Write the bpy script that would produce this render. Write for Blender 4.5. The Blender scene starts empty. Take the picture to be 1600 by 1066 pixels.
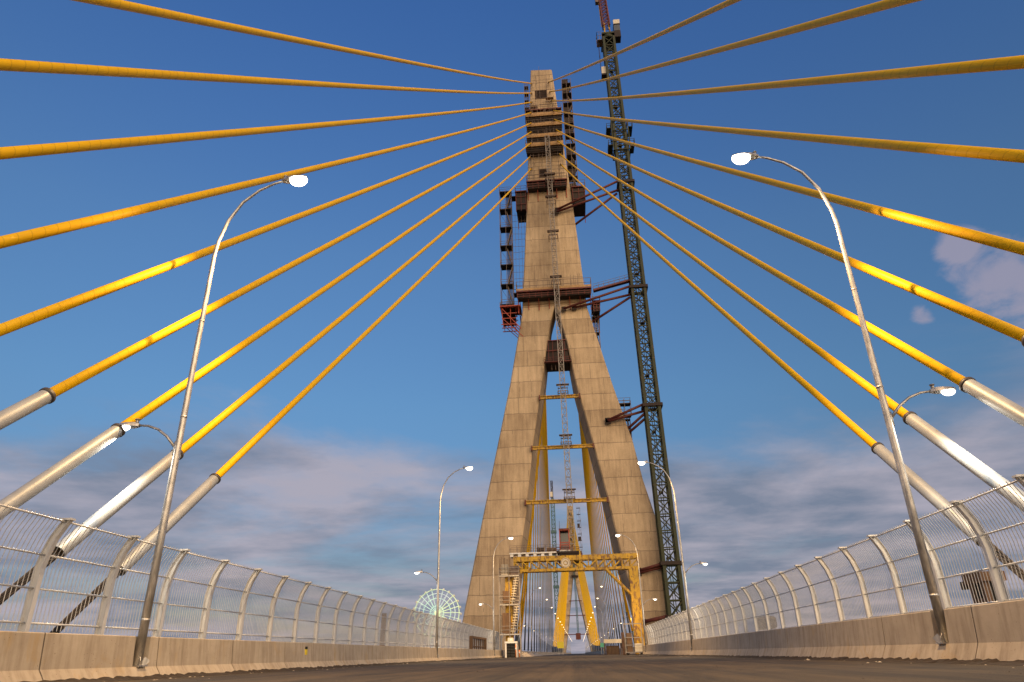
import bpy, math, random
from mathutils import Vector, Matrix
random.seed(7)
SC = bpy.context.scene
COL = SC.collection
R_ = math.radians

# ------------------------------------------------------------------ camera
CAM_Z = 0.40
def make_camera():
    f, cx, cy = 1067.0, 800.0, 533.0
    d = Vector((905 - cx, 1021 - cy, f)).normalized()      # road direction in camera axes (x right, y down, z forward)
    roll = 0.0225
    t = d.z * f / (d.x * roll + d.y)
    u = Vector((-roll * t, -t, f)).normalized()            # straight up
    r = d.cross(u)
    rows = (r, d, u)
    m = Matrix.Identity(4)
    for i in range(3):
        m[i][0] = rows[i][0]; m[i][1] = -rows[i][1]; m[i][2] = -rows[i][2]
    m[2][3] = CAM_Z
    cd = bpy.data.cameras.new('camera'); cd.lens = 24.0; cd.sensor_width = 36.0
    cd.clip_start = 0.05; cd.clip_end = 20000
    co = bpy.data.objects.new('camera', cd); COL.objects.link(co); co.matrix_world = m
    SC.camera = co
make_camera()

# ------------------------------------------------------------------ sky, sun, exposure
SUN_EL, SUN_AZ = 8.0, 155.0        # azimuth clockwise from +Y (the road's direction): the glow is behind the camera, to the right
def make_world():
    w = bpy.data.worlds.new('World'); SC.world = w; w.use_nodes = True
    nt = w.node_tree; nt.nodes.clear(); N = nt.nodes.new; L = nt.links.new
    out = N('ShaderNodeOutputWorld'); bg = N('ShaderNodeBackground'); bg.inputs['Strength'].default_value = 0.10
    sky = N('ShaderNodeTexSky'); sky.sky_type = 'NISHITA'; sky.sun_disc = False
    sky.sun_elevation = R_(SUN_EL); sky.sun_rotation = R_(SUN_AZ)
    sky.air_density = 1.0; sky.dust_density = 0.6; sky.ozone_density = 3.0
    tint = N('ShaderNodeMixRGB'); tint.blend_type = 'MULTIPLY'; tint.inputs[0].default_value = 1.0
    L(sky.outputs[0], tint.inputs[1])
    tc = N('ShaderNodeTexCoord'); sep = N('ShaderNodeSeparateXYZ'); L(tc.outputs['Generated'], sep.inputs[0])
    def math_(op, a, b=None, clamp=False):
        n = N('ShaderNodeMath'); n.operation = op; n.use_clamp = clamp
        for i, v in enumerate((a, b)):
            if v is None: continue
            if isinstance(v, (int, float)): n.inputs[i].default_value = v
            else: L(v, n.inputs[i])
        return n.outputs[0]
    z = math_('MAXIMUM', sep.outputs['Z'], 0.0)
    tr = N('ShaderNodeValToRGB'); e = tr.color_ramp.elements           # ozone-blue dusk: bluer overhead, duller low down
    e[0].position = 0.0; e[0].color = (1.0/3, .74/3, .80/3, 1); e[1].position = .8; e[1].color = (1.22/3, 1.66/3, 2.4/3, 1)
    for p_, c_ in ((.17, (1.0, 1.0, 1.12)), (.33, (1.25, 1.38, 1.5)), (.52, (1.45, 1.62, 1.85))):
        k = tr.color_ramp.elements.new(p_); k.color = tuple(v/3 for v in c_) + (1,)
    L(z, tr.inputs[0])
    x3 = N('ShaderNodeMixRGB'); x3.blend_type = 'MULTIPLY'; x3.inputs[0].default_value = 1.0; x3.inputs[2].default_value = (3, 3, 3, 1); L(tr.outputs[0], x3.inputs[1])
    L(x3.outputs[0], tint.inputs[2])
    den = math_('ADD', z, 0.09)
    cmb = N('ShaderNodeCombineXYZ')
    L(math_('DIVIDE', sep.outputs['X'], den), cmb.inputs[0]); L(math_('DIVIDE', sep.outputs['Y'], den), cmb.inputs[1])
    mp = N('ShaderNodeMapping'); mp.inputs['Location'].default_value = (3.1, 1.7, 0.4); mp.inputs['Scale'].default_value = (0.55, 0.62, 1)
    L(cmb.outputs[0], mp.inputs[0])
    n1 = N('ShaderNodeTexNoise'); n1.inputs['Scale'].default_value = 0.85; n1.inputs['Detail'].default_value = 9; n1.inputs['Roughness'].default_value = 0.60
    n1.inputs['Distortion'].default_value = 0.35
    L(mp.outputs[0], n1.inputs['Vector'])
    n2 = N('ShaderNodeTexNoise'); n2.inputs['Scale'].default_value = 2.1; n2.inputs['Detail'].default_value = 9; n2.inputs['Roughness'].default_value = .58; n2.inputs['Distortion'].default_value = 0.15
    L(mp.outputs[0], n2.inputs['Vector'])
    # cover is thick near the horizon, gone above about 25 degrees
    cov = N('ShaderNodeValToRGB'); e = cov.color_ramp.elements
    e[0].position = 0.0; e[0].color = (.70,)*3 + (1,); e[1].position = 0.48; e[1].color = (.14,)*3 + (1,)
    k = cov.color_ramp.elements.new(0.24); k.color = (.60,)*3 + (1,)
    k = cov.color_ramp.elements.new(0.36); k.color = (.40,)*3 + (1,)
    L(z, cov.inputs[0])
    # more cloud to the right of the road
    side = math_('MULTIPLY', sep.outputs['X'], 0.10)
    s = math_('ADD', math_('ADD', n1.outputs['Fac'], cov.outputs[0]), side)
    mask = N('ShaderNodeMapRange'); mask.interpolation_type = 'SMOOTHSTEP'
    mask.inputs['From Min'].default_value = 0.95; mask.inputs['From Max'].default_value = 1.20; mask.inputs['To Max'].default_value = 0.92
    L(s, mask.inputs['Value'])
    ccol = N('ShaderNodeValToRGB'); e = ccol.color_ramp.elements
    e[0].position = 0.37; e[0].color = (1.9, 2.25, 3.1, 1); e[1].position = 0.62; e[1].color = (4.3, 4.0, 4.7, 1)
    L(n2.outputs['Fac'], ccol.inputs[0])
    mix = N('ShaderNodeMixRGB'); L(mask.outputs[0], mix.inputs[0]); L(tint.outputs[0], mix.inputs[1]); L(ccol.outputs[0], mix.inputs[2])
    # a few small pink puffs high on the right
    nv = N('ShaderNodeVectorMath'); nv.operation = 'NORMALIZE'; L(tc.outputs['Generated'], nv.inputs[0])
    n3 = N('ShaderNodeTexNoise'); n3.inputs['Scale'].default_value = 13; n3.inputs['Detail'].default_value = 8; n3.inputs['Roughness'].default_value = .6; n3.inputs['Distortion'].default_value = .4
    mp3 = N('ShaderNodeMapping'); mp3.inputs['Scale'].default_value = (1, 1, 1.6); L(nv.outputs[0], mp3.inputs[0]); L(mp3.outputs[0], n3.inputs['Vector'])
    tot = None
    for d_, r_ in (((.5213, .7582, .3917), .10), ((.4888, .7531, .4403), .05), ((.4517, .8078, .3787), .03), ((.555, .745, .372), .11)):
        v_ = N('ShaderNodeVectorMath'); v_.operation = 'DISTANCE'; L(nv.outputs[0], v_.inputs[0]); v_.inputs[1].default_value = Vector(d_).normalized()
        q_ = N('ShaderNodeMapRange'); q_.interpolation_type = 'SMOOTHSTEP'; q_.inputs['From Min'].default_value = r_; q_.inputs['From Max'].default_value = 0.0; L(v_.outputs['Value'], q_.inputs['Value'])
        tot = q_.outputs[0] if tot is None else math_('MAXIMUM', tot, q_.outputs[0])
    pm = N('ShaderNodeMapRange'); pm.interpolation_type = 'SMOOTHSTEP'; pm.inputs['From Min'].default_value = .74; pm.inputs['From Max'].default_value = 1.05; pm.inputs['To Max'].default_value = .75
    L(math_('ADD', n3.outputs['Fac'], math_('MULTIPLY', tot, .62)), pm.inputs['Value'])
    mix2 = N('ShaderNodeMixRGB'); L(pm.outputs[0], mix2.inputs[0]); L(mix.outputs[0], mix2.inputs[1]); mix2.inputs[2].default_value = (3.6, 3.3, 4.2, 1); mix = mix2
    L(mix.outputs[0], bg.inputs['Color']); L(bg.outputs[0], out.inputs[0])
make_world()
sl = bpy.data.lights.new('sun', 'SUN'); sl.energy = 4.8; sl.angle = R_(85); sl.color = (1.0, 0.70, 0.38)
so = bpy.data.objects.new('sun', sl); COL.objects.link(so)
_a, _e = R_(SUN_AZ), R_(SUN_EL)
so.rotation_euler = Vector((math.sin(_a)*math.cos(_e), math.cos(_a)*math.cos(_e), math.sin(_e))).to_track_quat('Z', 'Y').to_euler()
so.location = (40, -60, 30)
SC.view_settings.view_transform = 'Standard'; SC.view_settings.look = 'None'
SC.view_settings.exposure = 0.0; SC.view_settings.gamma = 1.0; SC.view_settings.use_curve_mapping = False

# ------------------------------------------------------------------ materials
def new_mat(name):
    m = bpy.data.materials.new(name); m.use_nodes = True
    nt = m.node_tree; b = nt.nodes['Principled BSDF']
    return m, nt, b
def simple(name, col, rough=.6, metal=0.0, var=.18, scale=3.0, stretch=(1, 1, 1), bump=0.0, spots=None, coord='Object'):
    """Principled colour broken up by noise; spots = (colour, amount) adds patches of a second colour (rust, dirt)."""
    m, nt, b = new_mat(name); N = nt.nodes.new; L = nt.links.new
    tc = N('ShaderNodeTexCoord'); mp = N('ShaderNodeMapping'); mp.inputs['Scale'].default_value = stretch
    L(tc.outputs[coord], mp.inputs[0])
    n = N('ShaderNodeTexNoise'); n.inputs['Scale'].default_value = scale; n.inputs['Detail'].default_value = 8; n.inputs['Roughness'].default_value = .62
    L(mp.outputs[0], n.inputs['Vector'])
    r = N('ShaderNodeValToRGB'); e = r.color_ramp.elements
    e[0].position = .28; e[0].color = tuple(c*(1-var) for c in col) + (1,)
    e[1].position = .72; e[1].color = tuple(min(1, c*(1+var)) for c in col) + (1,)
    L(n.outputs['Fac'], r.inputs[0]); src = r.outputs[0]
    if spots:
        n3 = N('ShaderNodeTexNoise'); n3.inputs['Scale'].default_value = scale*1.7; n3.inputs['Detail'].default_value = 10; n3.inputs['Distortion'].default_value = .8
        mp2 = N('ShaderNodeMapping'); mp2.inputs['Location'].default_value = (11, 5, 3); mp2.inputs['Scale'].default_value = stretch
        L(tc.outputs[coord], mp2.inputs[0]); L(mp2.outputs[0], n3.inputs['Vector'])
        r3 = N('ShaderNodeMapRange'); r3.inputs['From Min'].default_value = .72 - spots[1]*.4; r3.inputs['From Max'].default_value = .82 - spots[1]*.4
        L(n3.outputs['Fac'], r3.inputs['Value'])
        mx = N('ShaderNodeMixRGB'); L(r3.outputs[0], mx.inputs[0]); L(src, mx.inputs[1]); mx.inputs[2].default_value = spots[0] + (1,)
        src = mx.outputs[0]
    L(src, b.inputs['Base Color'])
    b.inputs['Metallic'].default_value = metal
    rr = N('ShaderNodeMapRange'); rr.inputs['To Min'].default_value = max(.05, rough-.1); rr.inputs['To Max'].default_value = min(1, rough+.12)
    L(n.outputs['Fac'], rr.inputs['Value']); L(rr.outputs[0], b.inputs['Roughness'])
    if bump:
        bp = N('ShaderNodeBump'); bp.inputs['Strength'].default_value = bump; bp.inputs['Distance'].default_value = .03
        L(n.outputs['Fac'], bp.inputs['Height']); L(bp.outputs[0], b.inputs['Normal'])
    return m
def glow(name, col, strength):
    m, nt, b = new_mat(name)
    b.inputs['Base Color'].default_value = (.8, .8, .8, 1)
    b.inputs['Emission Color'].default_value = col + (1,); b.inputs['Emission Strength'].default_value = strength
    m.cycles.emission_sampling = 'NONE'
    return m
def tower_concrete():
    m, nt, b = new_mat('board_marked_concrete'); N = nt.nodes.new; L = nt.links.new
    tc = N('ShaderNodeTexCoord'); sep = N('ShaderNodeSeparateXYZ'); L(tc.outputs['Object'], sep.inputs[0])
    def M(op, a, b_=None, clamp=False):
        n = N('ShaderNodeMath'); n.operation = op; n.use_clamp = clamp
        for i, v in enumerate((a, b_)):
            if v is None: continue
            if isinstance(v, (int, float)): n.inputs[i].default_value = v
            else: L(v, n.inputs[i])
        return n.outputs[0]
    def noise(scale, stretch, det=8, loc=(0, 0, 0)):
        mp = N('ShaderNodeMapping'); mp.inputs['Scale'].default_value = stretch; mp.inputs['Location'].default_value = loc
        L(tc.outputs['Object'], mp.inputs[0])
        n = N('ShaderNodeTexNoise'); n.inputs['Scale'].default_value = scale; n.inputs['Detail'].default_value = det; n.inputs['Roughness'].default_value = .62
        L(mp.outputs[0], n.inputs['Vector']); return n.outputs['Fac']
    wob = M('MULTIPLY', M('SUBTRACT', noise(.55, (1, 1, 1)), .5), .5)
    row = M('DIVIDE', M('ADD', sep.outputs['Z'], wob), 3.4)
    fr = M('FRACT', row); rid = M('FLOOR', row)
    dz = M('MULTIPLY', M('MINIMUM', fr, M('SUBTRACT', 1.0, fr)), 3.4)
    ragged = M('ADD', .03, M('MULTIPLY', noise(1.4, (1, 1, 1), 4, (5, 0, 0)), .17))
    jl = M('SUBTRACT', 1.0, M('DIVIDE', dz, ragged), True)
    # formwork panel seams, shifted from lift to lift
    xs = M('ADD', M('ADD', sep.outputs['X'], sep.outputs['Y']), M('MULTIPLY', M('SINE', M('MULTIPLY', rid, 12.9)), 3.1))
    fx = M('FRACT', M('DIVIDE', xs, 2.45))
    dx = M('MULTIPLY', M('MINIMUM', fx, M('SUBTRACT', 1.0, fx)), 2.45)
    vl = M('MULTIPLY', M('SUBTRACT', 1.0, M('DIVIDE', dx, .075), True), M('GREATER_THAN', noise(.9, (1, 1, .3), 3, (0, 7, 0)), .53))
    hsh = N('ShaderNodeTexWhiteNoise'); hsh.noise_dimensions = '1D'; L(rid, hsh.inputs['W'])
    streak = noise(1.1, (1.6, 1.6, .13), 9)
    big = noise(.16, (1, 1, .8), 6, (3, 3, 3))
    fine = noise(5.0, (1, 1, 1), 10)
    v = M('ADD', M('MULTIPLY', M('SUBTRACT', streak, .5), .8), M('MULTIPLY', M('SUBTRACT', big, .5), 1.0))
    v = M('ADD', v, M('MULTIPLY', M('SUBTRACT', fine, .5), .45))
    v = M('ADD', v, M('MULTIPLY', M('SUBTRACT', hsh.outputs['Value'], .5), .24))
    v = M('ADD', v, .5)
    r = N('ShaderNodeValToRGB'); e = r.color_ramp.elements
    e[0].position = .14; e[0].color = (.25, .175, .105, 1); e[1].position = .80; e[1].color = (.66, .50, .315, 1)
    L(v, r.inputs[0])
    dark = N('ShaderNodeMixRGB'); dark.inputs[2].default_value = (.11, .085, .065, 1); L(r.outputs[0], dark.inputs[1])
    L(M('MAXIMUM', M('MULTIPLY', jl, .62), M('MULTIPLY', vl, .75)), dark.inputs[0])
    L(dark.outputs[0], b.inputs['Base Color']); b.inputs['Roughness'].default_value = .9
    bp = N('ShaderNodeBump'); bp.inputs['Strength'].default_value = .5; bp.inputs['Distance'].default_value = .06
    L(M('SUBTRACT', M('MULTIPLY', fine, .5), jl), bp.inputs['Height']); L(bp.outputs[0], b.inputs['Normal'])
    return m
def barrier_concrete():
    m, nt, b = new_mat('cast_barrier_concrete'); N = nt.nodes.new; L = nt.links.new
    tc = N('ShaderNodeTexCoord')
    def noise(scale, stretch, det=8, loc=(0, 0, 0), dist=0):
        mp = N('ShaderNodeMapping'); mp.inputs['Scale'].default_value = stretch; mp.inputs['Location'].default_value = loc
        L(tc.outputs['Object'], mp.inputs[0])
        n = N('ShaderNodeTexNoise'); n.inputs['Scale'].default_value = scale; n.inputs['Detail'].default_value = det; n.inputs['Roughness'].default_value = .65; n.inputs['Distortion'].default_value = dist
        L(mp.outputs[0], n.inputs['Vector']); return n.outputs['Fac']
    a = noise(.9, (1, .7, 1.2)); s = noise(2.2, (1, 1.7, .22), 9, (4, 0, 0)); g = noise(38, (1, 1, 1), 4); ws = noise(1.0, (1, .8, .5), 7, (9, 2, 0), 1.2)
    def mixm(f, c1, c2, lo, hi, amt=1.0):
        mr = N('ShaderNodeMapRange'); mr.inputs['From Min'].default_value = lo; mr.inputs['From Max'].default_value = hi; mr.inputs['To Max'].default_value = amt
        L(f, mr.inputs['Value']); x = N('ShaderNodeMixRGB'); L(mr.outputs[0], x.inputs[0])
        for i, c in ((1, c1), (2, c2)):
            if isinstance(c, tuple): x.inputs[i].default_value = c + (1,)
            else: L(c, x.inputs[i])
        return x.outputs[0]
    c = mixm(a, (.36, .305, .235), (.50, .435, .345), .3, .7)
    c = mixm(s, c, (.22, .175, .125), .46, .72, .75)
    c = mixm(ws, c, (.42, .29, .13), .55, .7, .6)          # ochre water stains
    vo = N('ShaderNodeTexVoronoi'); vo.inputs['Scale'].default_value = 11; L(tc.outputs['Object'], vo.inputs['Vector'])
    pit = N('ShaderNodeMapRange'); pit.inputs['From Min'].default_value = .14; pit.inputs['From Max'].default_value = .07
    L(vo.outputs['Distance'], pit.inputs['Value'])
    px = N('ShaderNodeMixRGB'); px.inputs[2].default_value = (.13, .1, .075, 1); L(c, px.inputs[1])
    mu = N('ShaderNodeMath'); mu.operation = 'MULTIPLY'; L(pit.outputs[0], mu.inputs[0])
    gt = N('ShaderNodeMath'); gt.operation = 'GREATER_THAN'; gt.inputs[1].default_value = .52; L(noise(1.6, (1, 1, 1), 3, (1, 8, 2)), gt.inputs[0]); L(gt.outputs[0], mu.inputs[1])
    L(mu.outputs[0], px.inputs[0]); L(px.outputs[0], b.inputs['Base Color']); b.inputs['Roughness'].default_value = .88
    bp = N('ShaderNodeBump'); bp.inputs['Strength'].default_value = .35; bp.inputs['Distance'].default_value = .012
    ad = N('ShaderNodeMath'); ad.operation = 'ADD'; L(g, ad.inputs[0]); L(a, ad.inputs[1]); L(ad.outputs[0], bp.inputs['Height']); L(bp.outputs[0], b.inputs['Normal'])
    return m
def asphalt():
    m, nt, b = new_mat('dusty_asphalt'); N = nt.nodes.new; L = nt.links.new
    tc = N('ShaderNodeTexCoord')
    def noise(scale, stretch, det=8, loc=(0, 0, 0), dist=0):
        mp = N('ShaderNodeMapping'); mp.inputs['Scale'].default_value = stretch; mp.inputs['Location'].default_value = loc
        L(tc.outputs['Object'], mp.inputs[0])
        n = N('ShaderNodeTexNoise'); n.inputs['Scale'].default_value = scale; n.inputs['Detail'].default_value = det; n.inputs['Roughness'].default_value = .7; n.inputs['Distortion'].default_value = dist
        L(mp.outputs[0], n.inputs['Vector']); return n.outputs['Fac']
    lane = noise(1.0, (2.2, .02, 1), 7); dust = noise(.5, (1, .35, 1), 9, (3, 1, 0), .6); grain = noise(60, (1, 1, 1), 5); clump = noise(7, (1, .7, 1), 6, (2, 2, 2))
    r = N('ShaderNodeValToRGB'); e = r.color_ramp.elements
    e[0].position = .42; e[0].color = (.018, .013, .007, 1); e[1].position = .60; e[1].color = (.078, .054, .027, 1)
    s = N('ShaderNodeMath'); s.operation = 'ADD'; L(lane, s.inputs[0]); L(dust, s.inputs[1])
    h = N('ShaderNodeMath'); h.operation = 'MULTIPLY'; h.inputs[1].default_value = .5; L(s.outputs[0], h.inputs[0]); L(h.outputs[0], r.inputs[0])
    mr = N('ShaderNodeMapRange'); mr.inputs['From Min'].default_value = .58; mr.inputs['From Max'].default_value = .66; mr.inputs['To Max'].default_value = .85
    L(clump, mr.inputs['Value'])
    mx = N('ShaderNodeMixRGB'); L(mr.outputs[0], mx.inputs[0]); L(r.outputs[0], mx.inputs[1]); mx.inputs[2].default_value = (.025, .02, .015, 1)
    m2 = N('ShaderNodeMixRGB'); m2.blend_type = 'OVERLAY'; m2.inputs[0].default_value = .6; L(mx.outputs[0], m2.inputs[1]); L(grain, m2.inputs[2])
    L(m2.outputs[0], b.inputs['Base Color']); b.inputs['Roughness'].default_value = .85
    bp = N('ShaderNodeBump'); bp.inputs['Strength'].default_value = .7; bp.inputs['Distance'].default_value = .012
    ad = N('ShaderNodeMath'); ad.operation = 'ADD'; L(grain, ad.inputs[0]); L(clump, ad.inputs[1]); L(ad.outputs[0], bp.inputs['Height']); L(bp.outputs[0], b.inputs['Normal'])
    return m
def sheath_mat():
    m, nt, b = new_mat('yellow_cable_sheath'); N = nt.nodes.new; L = nt.links.new
    uv = N('ShaderNodeUVMap'); sep = N('ShaderNodeSeparateXYZ'); L(uv.outputs[0], sep.inputs[0])
    tc = N('ShaderNodeTexCoord')
    n = N('ShaderNodeTexNoise'); n.inputs['Scale'].default_value = .8; n.inputs['Detail'].default_value = 8; L(tc.outputs['Object'], n.inputs['Vector'])
    def M(op, a, b_):
        q = N('ShaderNodeMath'); q.operation = op
        for i, v in enumerate((a, b_)):
            if isinstance(v, (int, float)): q.inputs[i].default_value = v
            else: L(v, q.inputs[i])
        return q.outputs[0]
    ph = M('FRACT', M('ADD', M('DIVIDE', sep.outputs['Y'], .46), sep.outputs['X']), 0)
    d = M('MINIMUM', ph, M('SUBTRACT', 1.0, ph))
    ln = N('ShaderNodeMapRange'); ln.inputs['From Min'].default_value = .06; ln.inputs['From Max'].default_value = .02; L(d, ln.inputs['Value'])
    r = N('ShaderNodeValToRGB'); e = r.color_ramp.elements
    e[0].position = .3; e[0].color = (.90, .49, .004, 1); e[1].position = .7; e[1].color = (.94, .54, .005, 1)
    L(n.outputs['Fac'], r.inputs[0])
    mx = N('ShaderNodeMixRGB'); L(M('MULTIPLY', ln.outputs[0], .28), mx.inputs[0]); L(r.outputs[0], mx.inputs[1]); mx.inputs[2].default_value = (.30, .12, .006, 1)
    L(mx.outputs[0], b.inputs['Base Color']); b.inputs['Roughness'].default_value = .5; b.inputs['Specular IOR Level'].default_value = .22
    return m
M = dict(
    tower=tower_concrete(), barrier=barrier_concrete(), asphalt=asphalt(), sheath=sheath_mat(),
    galv=simple('galvanised_steel', (.47, .46, .44), .46, .75, .42, 9, (1, 1, .3), .1),
    pipe=simple('grey_steel_pipe', (.32, .34, .355), .46, .2, .16, 1.2, (1, 1, 1), 0, ((.34, .29, .22), .2)),
    dark_pipe=simple('dark_steel_pipe', (.07, .075, .08), .5, .3, .2, 2),
    collar=simple('black_rubber', (.05, .042, .036), .5, 0, .3, 6),
    strand=simple('bare_steel_strand', (.06, .05, .042), .45, .6, .4, 9),
    brass=simple('wedge_plate', (.32, .24, .09), .5, .4, .4, 12),
    fence=simple('pale_fence_paint', (.60, .61, .61), .45, .25, .14, 4, (1, 1, .5), .03, ((.35, .28, .2), .1)),
    bar=simple('fence_bar_steel', (.52, .52, .52), .4, .35, .12, 6),
    green=simple('crane_green_paint', (.024, .031, .007), .65, .0, .4, 1.2, (1, 1, 1), .05, ((.09, .05, .025), .3)),
    teal=simple('crane_blue_green_paint', (.06, .13, .14), .55, .1, .3, 1.2),
    red=simple('oxide_red_steel', (.13, .03, .02), .6, .15, .4, 1.3, (1, 1, 1), .05, ((.06, .025, .018), .3)),
    brightred=simple('red_formwork_steel', (.34, .05, .022), .55, .1, .25, 1.5),
    amber=simple('gantry_yellow_paint', (.52, .305, .018), .55, .05, .28, 1.3, (1, 1, .5), .03, ((.20, .10, .03), .55)),
    wood=simple('weathered_ply', (.42, .26, .12), .85, 0, .3, 2.0, (1, 1, 1), .05),
    form=simple('dark_formwork', (.03, .019, .014), .8, 0, .45, 1.4, (1, 1, .6)),
    scaf=simple('scaffold_tube', (.17, .125, .10), .6, .4, .35, 2.0),
    palescaf=simple('pale_scaffold_tube', (.27, .24, .21), .55, .35, .3, 2.0),
    rebar=simple('rusty_rebar', (.11, .06, .038), .75, .3, .35, 3),
    white=simple('white_sheet_metal', (.72, .69, .63), .5, .05, .12, 1.5, (1, 1, 1), 0, ((.4, .32, .22), .12)),
    cream=simple('cream_sheet_metal', (.62, .55, .42), .55, 0, .15, 2),
    black=simple('black_cap_and_shade', (.012, .011, .010), .9, 0, .2, 2),  # near-black painted in for shade inside openings; also the reflector's black cap
    brown=simple('brown_timber', (.13, .075, .04), .8, 0, .35, 3, (1, 1, .3), .08),
    signyellow=simple('reflective_yellow', (.78, .62, .03), .45, 0, .08, 3),
    signgreen=simple('sign_green', (.10, .42, .26), .45, 0, .08, 3),
    orange=simple('orange_plastic', (.62, .22, .07), .5, 0, .15, 4),
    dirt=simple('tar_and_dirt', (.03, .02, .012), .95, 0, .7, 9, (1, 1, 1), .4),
    stone=simple('pale_grit', (.42, .36, .28), .9, 0, .3, 9),
    deck=simple('deck_concrete', (.33, .29, .24), .9, 0, .2, .6),
    river=simple('river_water', (.02, .03, .035), .12, 0, .2, .05, (1, 1, 1), .1),
    ground=simple('scrub_ground', (.06, .065, .035), .95, 0, .4, .02),
    glass=simple('cab_glass', (.05, .06, .07), .1, .1, .1, 2),
    lamp=glow('road_lamp_lens', (1.0, .88, .68), 9), wlamp=glow('walkway_lamp_lens', (1.0, .94, .82), 7),
    farlamp=glow('far_lamp_lens', (1.0, .74, .42), 4.5),
    led_g=glow('green_led', (.10, .62, .42), .6), led_y=glow('lime_led', (.50, .80, .20), .6), led_w=glow('pale_led', (.30, .62, .58), .5),
)

# ------------------------------------------------------------------ mesh helpers
class MB:
    def __init__(s): s.v = []; s.f = []; s.uv = {}; s.smooth = set()
    def quadbox(s, c8):
        i = len(s.v); s.v += [tuple(p) for p in c8]
        for q in ((0, 3, 2, 1), (4, 5, 6, 7), (0, 1, 5, 4), (1, 2, 6, 5), (2, 3, 7, 6), (3, 0, 4, 7)): s.f.append(tuple(i+k for k in q))
    def box(s, x0, x1, y0, y1, z0, z1):
        s.quadbox([(x0, y0, z0), (x1, y0, z0), (x1, y1, z0), (x0, y1, z0), (x0, y0, z1), (x1, y0, z1), (x1, y1, z1), (x0, y1, z1)]); return s
    def bar(s, p, q, w, h=None, up=(0, 0, 1)):
        p, q = Vector(p), Vector(q); h = w if h is None else h
        d = (q-p)
        if d.length < 1e-6: return s
        d.normalize(); u = Vector(up)
        if abs(d.dot(u)) > .98: u = Vector((0, 1, 0))
        a = d.cross(u).normalized()*(w/2); b = a.cross(d).normalized()*(h/2)
        s.quadbox([p-a-b, p+a-b, p+a+b, p-a+b, q-a-b, q+a-b, q+a+b, q-a+b]); return s
    def tube(s, pts, r, n=8, caps=True, uv=False):
        pts = [Vector(p) for p in pts]; rs = r if isinstance(r, (list, tuple)) else [r]*len(pts)
        base = len(s.v); ref = None; ln = 0.0; lens = []
        for k, p in enumerate(pts):
            if k: ln += (p-pts[k-1]).length
            lens.append(ln)
            d = (pts[min(k+1, len(pts)-1)]-pts[max(k-1, 0)]).normalized()
            if ref is None:
                ref = Vector((0, 0, 1)) if abs(d.z) < .9 else Vector((1, 0, 0))
            a = (ref - d*ref.dot(d)).normalized(); ref = a; b = d.cross(a)
            for j in range(n):
                t = 2*math.pi*j/n; s.v.append(tuple(p + (a*math.cos(t)+b*math.sin(t))*rs[k]))
        for k in range(len(pts)-1):
            for j in range(n):
                j2 = (j+1) % n
                fi = len(s.f); s.f.append((base+k*n+j, base+k*n+j2, base+(k+1)*n+j2, base+(k+1)*n+j)); s.smooth.add(fi)
                if uv: s.uv[fi] = ((j/n, lens[k]), ((j+1)/n, lens[k]), ((j+1)/n, lens[k+1]), (j/n, lens[k+1]))
        if caps:
            s.f.append(tuple(base+j for j in reversed(range(n)))); s.f.append(tuple(base+(len(pts)-1)*n+j for j in range(n)))
        return s
    def ring(s, c, axis, r, rr, n=32, m=6):
        """torus round axis"""
        ax = Vector(axis).normalized(); a = ax.orthogonal().normalized(); b = ax.cross(a); c = Vector(c); base = len(s.v)
        for i in range(n):
            t = 2*math.pi*i/n; o = a*math.cos(t)+b*math.sin(t)
            for j in range(m):
                q = 2*math.pi*j/m; s.v.append(tuple(c+o*(r+rr*math.cos(q))+ax*(rr*math.sin(q))))
        for i in range(n):
            for j in range(m):
                i2, j2 = (i+1) % n, (j+1) % m
                s.smooth.add(len(s.f)); s.f.append((base+i*m+j, base+i2*m+j, base+i2*m+j2, base+i*m+j2))
        return s
    def prism_y(s, poly, y0, y1, back=None):
        """polygon in (x,z), extruded along y"""
        n = len(poly); i = len(s.v)
        s.v += [(x, y0, z) for x, z in poly] + [(x, y1, z) for x, z in (back or poly)]
        s.f.append(tuple(i+k for k in range(n))); s.f.append(tuple(i+n+k for k in reversed(range(n))))
        for k in range(n):
            k2 = (k+1) % n; s.f.append((i+k2, i+k, i+n+k, i+n+k2))
        return s
    def lattice(s, p, q, w, bay, rc, rb, d=None, n=4, style='x'):
        """square lattice mast from p to q"""
        p, q = Vector(p), Vector(q); ax = (q-p); Ln = ax.length; ax.normalize(); d = w if d is None else d
        u = Vector((1, 0, 0)); u = (u-ax*u.dot(ax)).normalized(); t = ax.cross(u)
        cs = [u*(w/2)*a+t*(d/2)*b for a, b in ((-1, -1), (1, -1), (1, 1), (-1, 1))]
        for c in cs: s.bar(p+c, q+c, rc*2, rc*2, u)
        nb = max(1, round(Ln/bay))
        for k in range(nb+1):
            o = p+ax*(Ln*k/nb); o2 = p+ax*(Ln*(k+1)/nb)
            for j in range(4):
                a, b = cs[j], cs[(j+1) % 4]
                s.bar(o+a, o+b, rb*2, rb*2, ax)
                if k < nb:
                    if style == 'x': s.bar(o+a, o2+b, rb*1.7); s.bar(o+b, o2+a, rb*1.7)
                    elif style == 'z':
                        if (k+j) % 2: s.bar(o+a, o2+b, rb*1.7)
                        else: s.bar(o+b, o2+a, rb*1.7)
        return s
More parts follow.
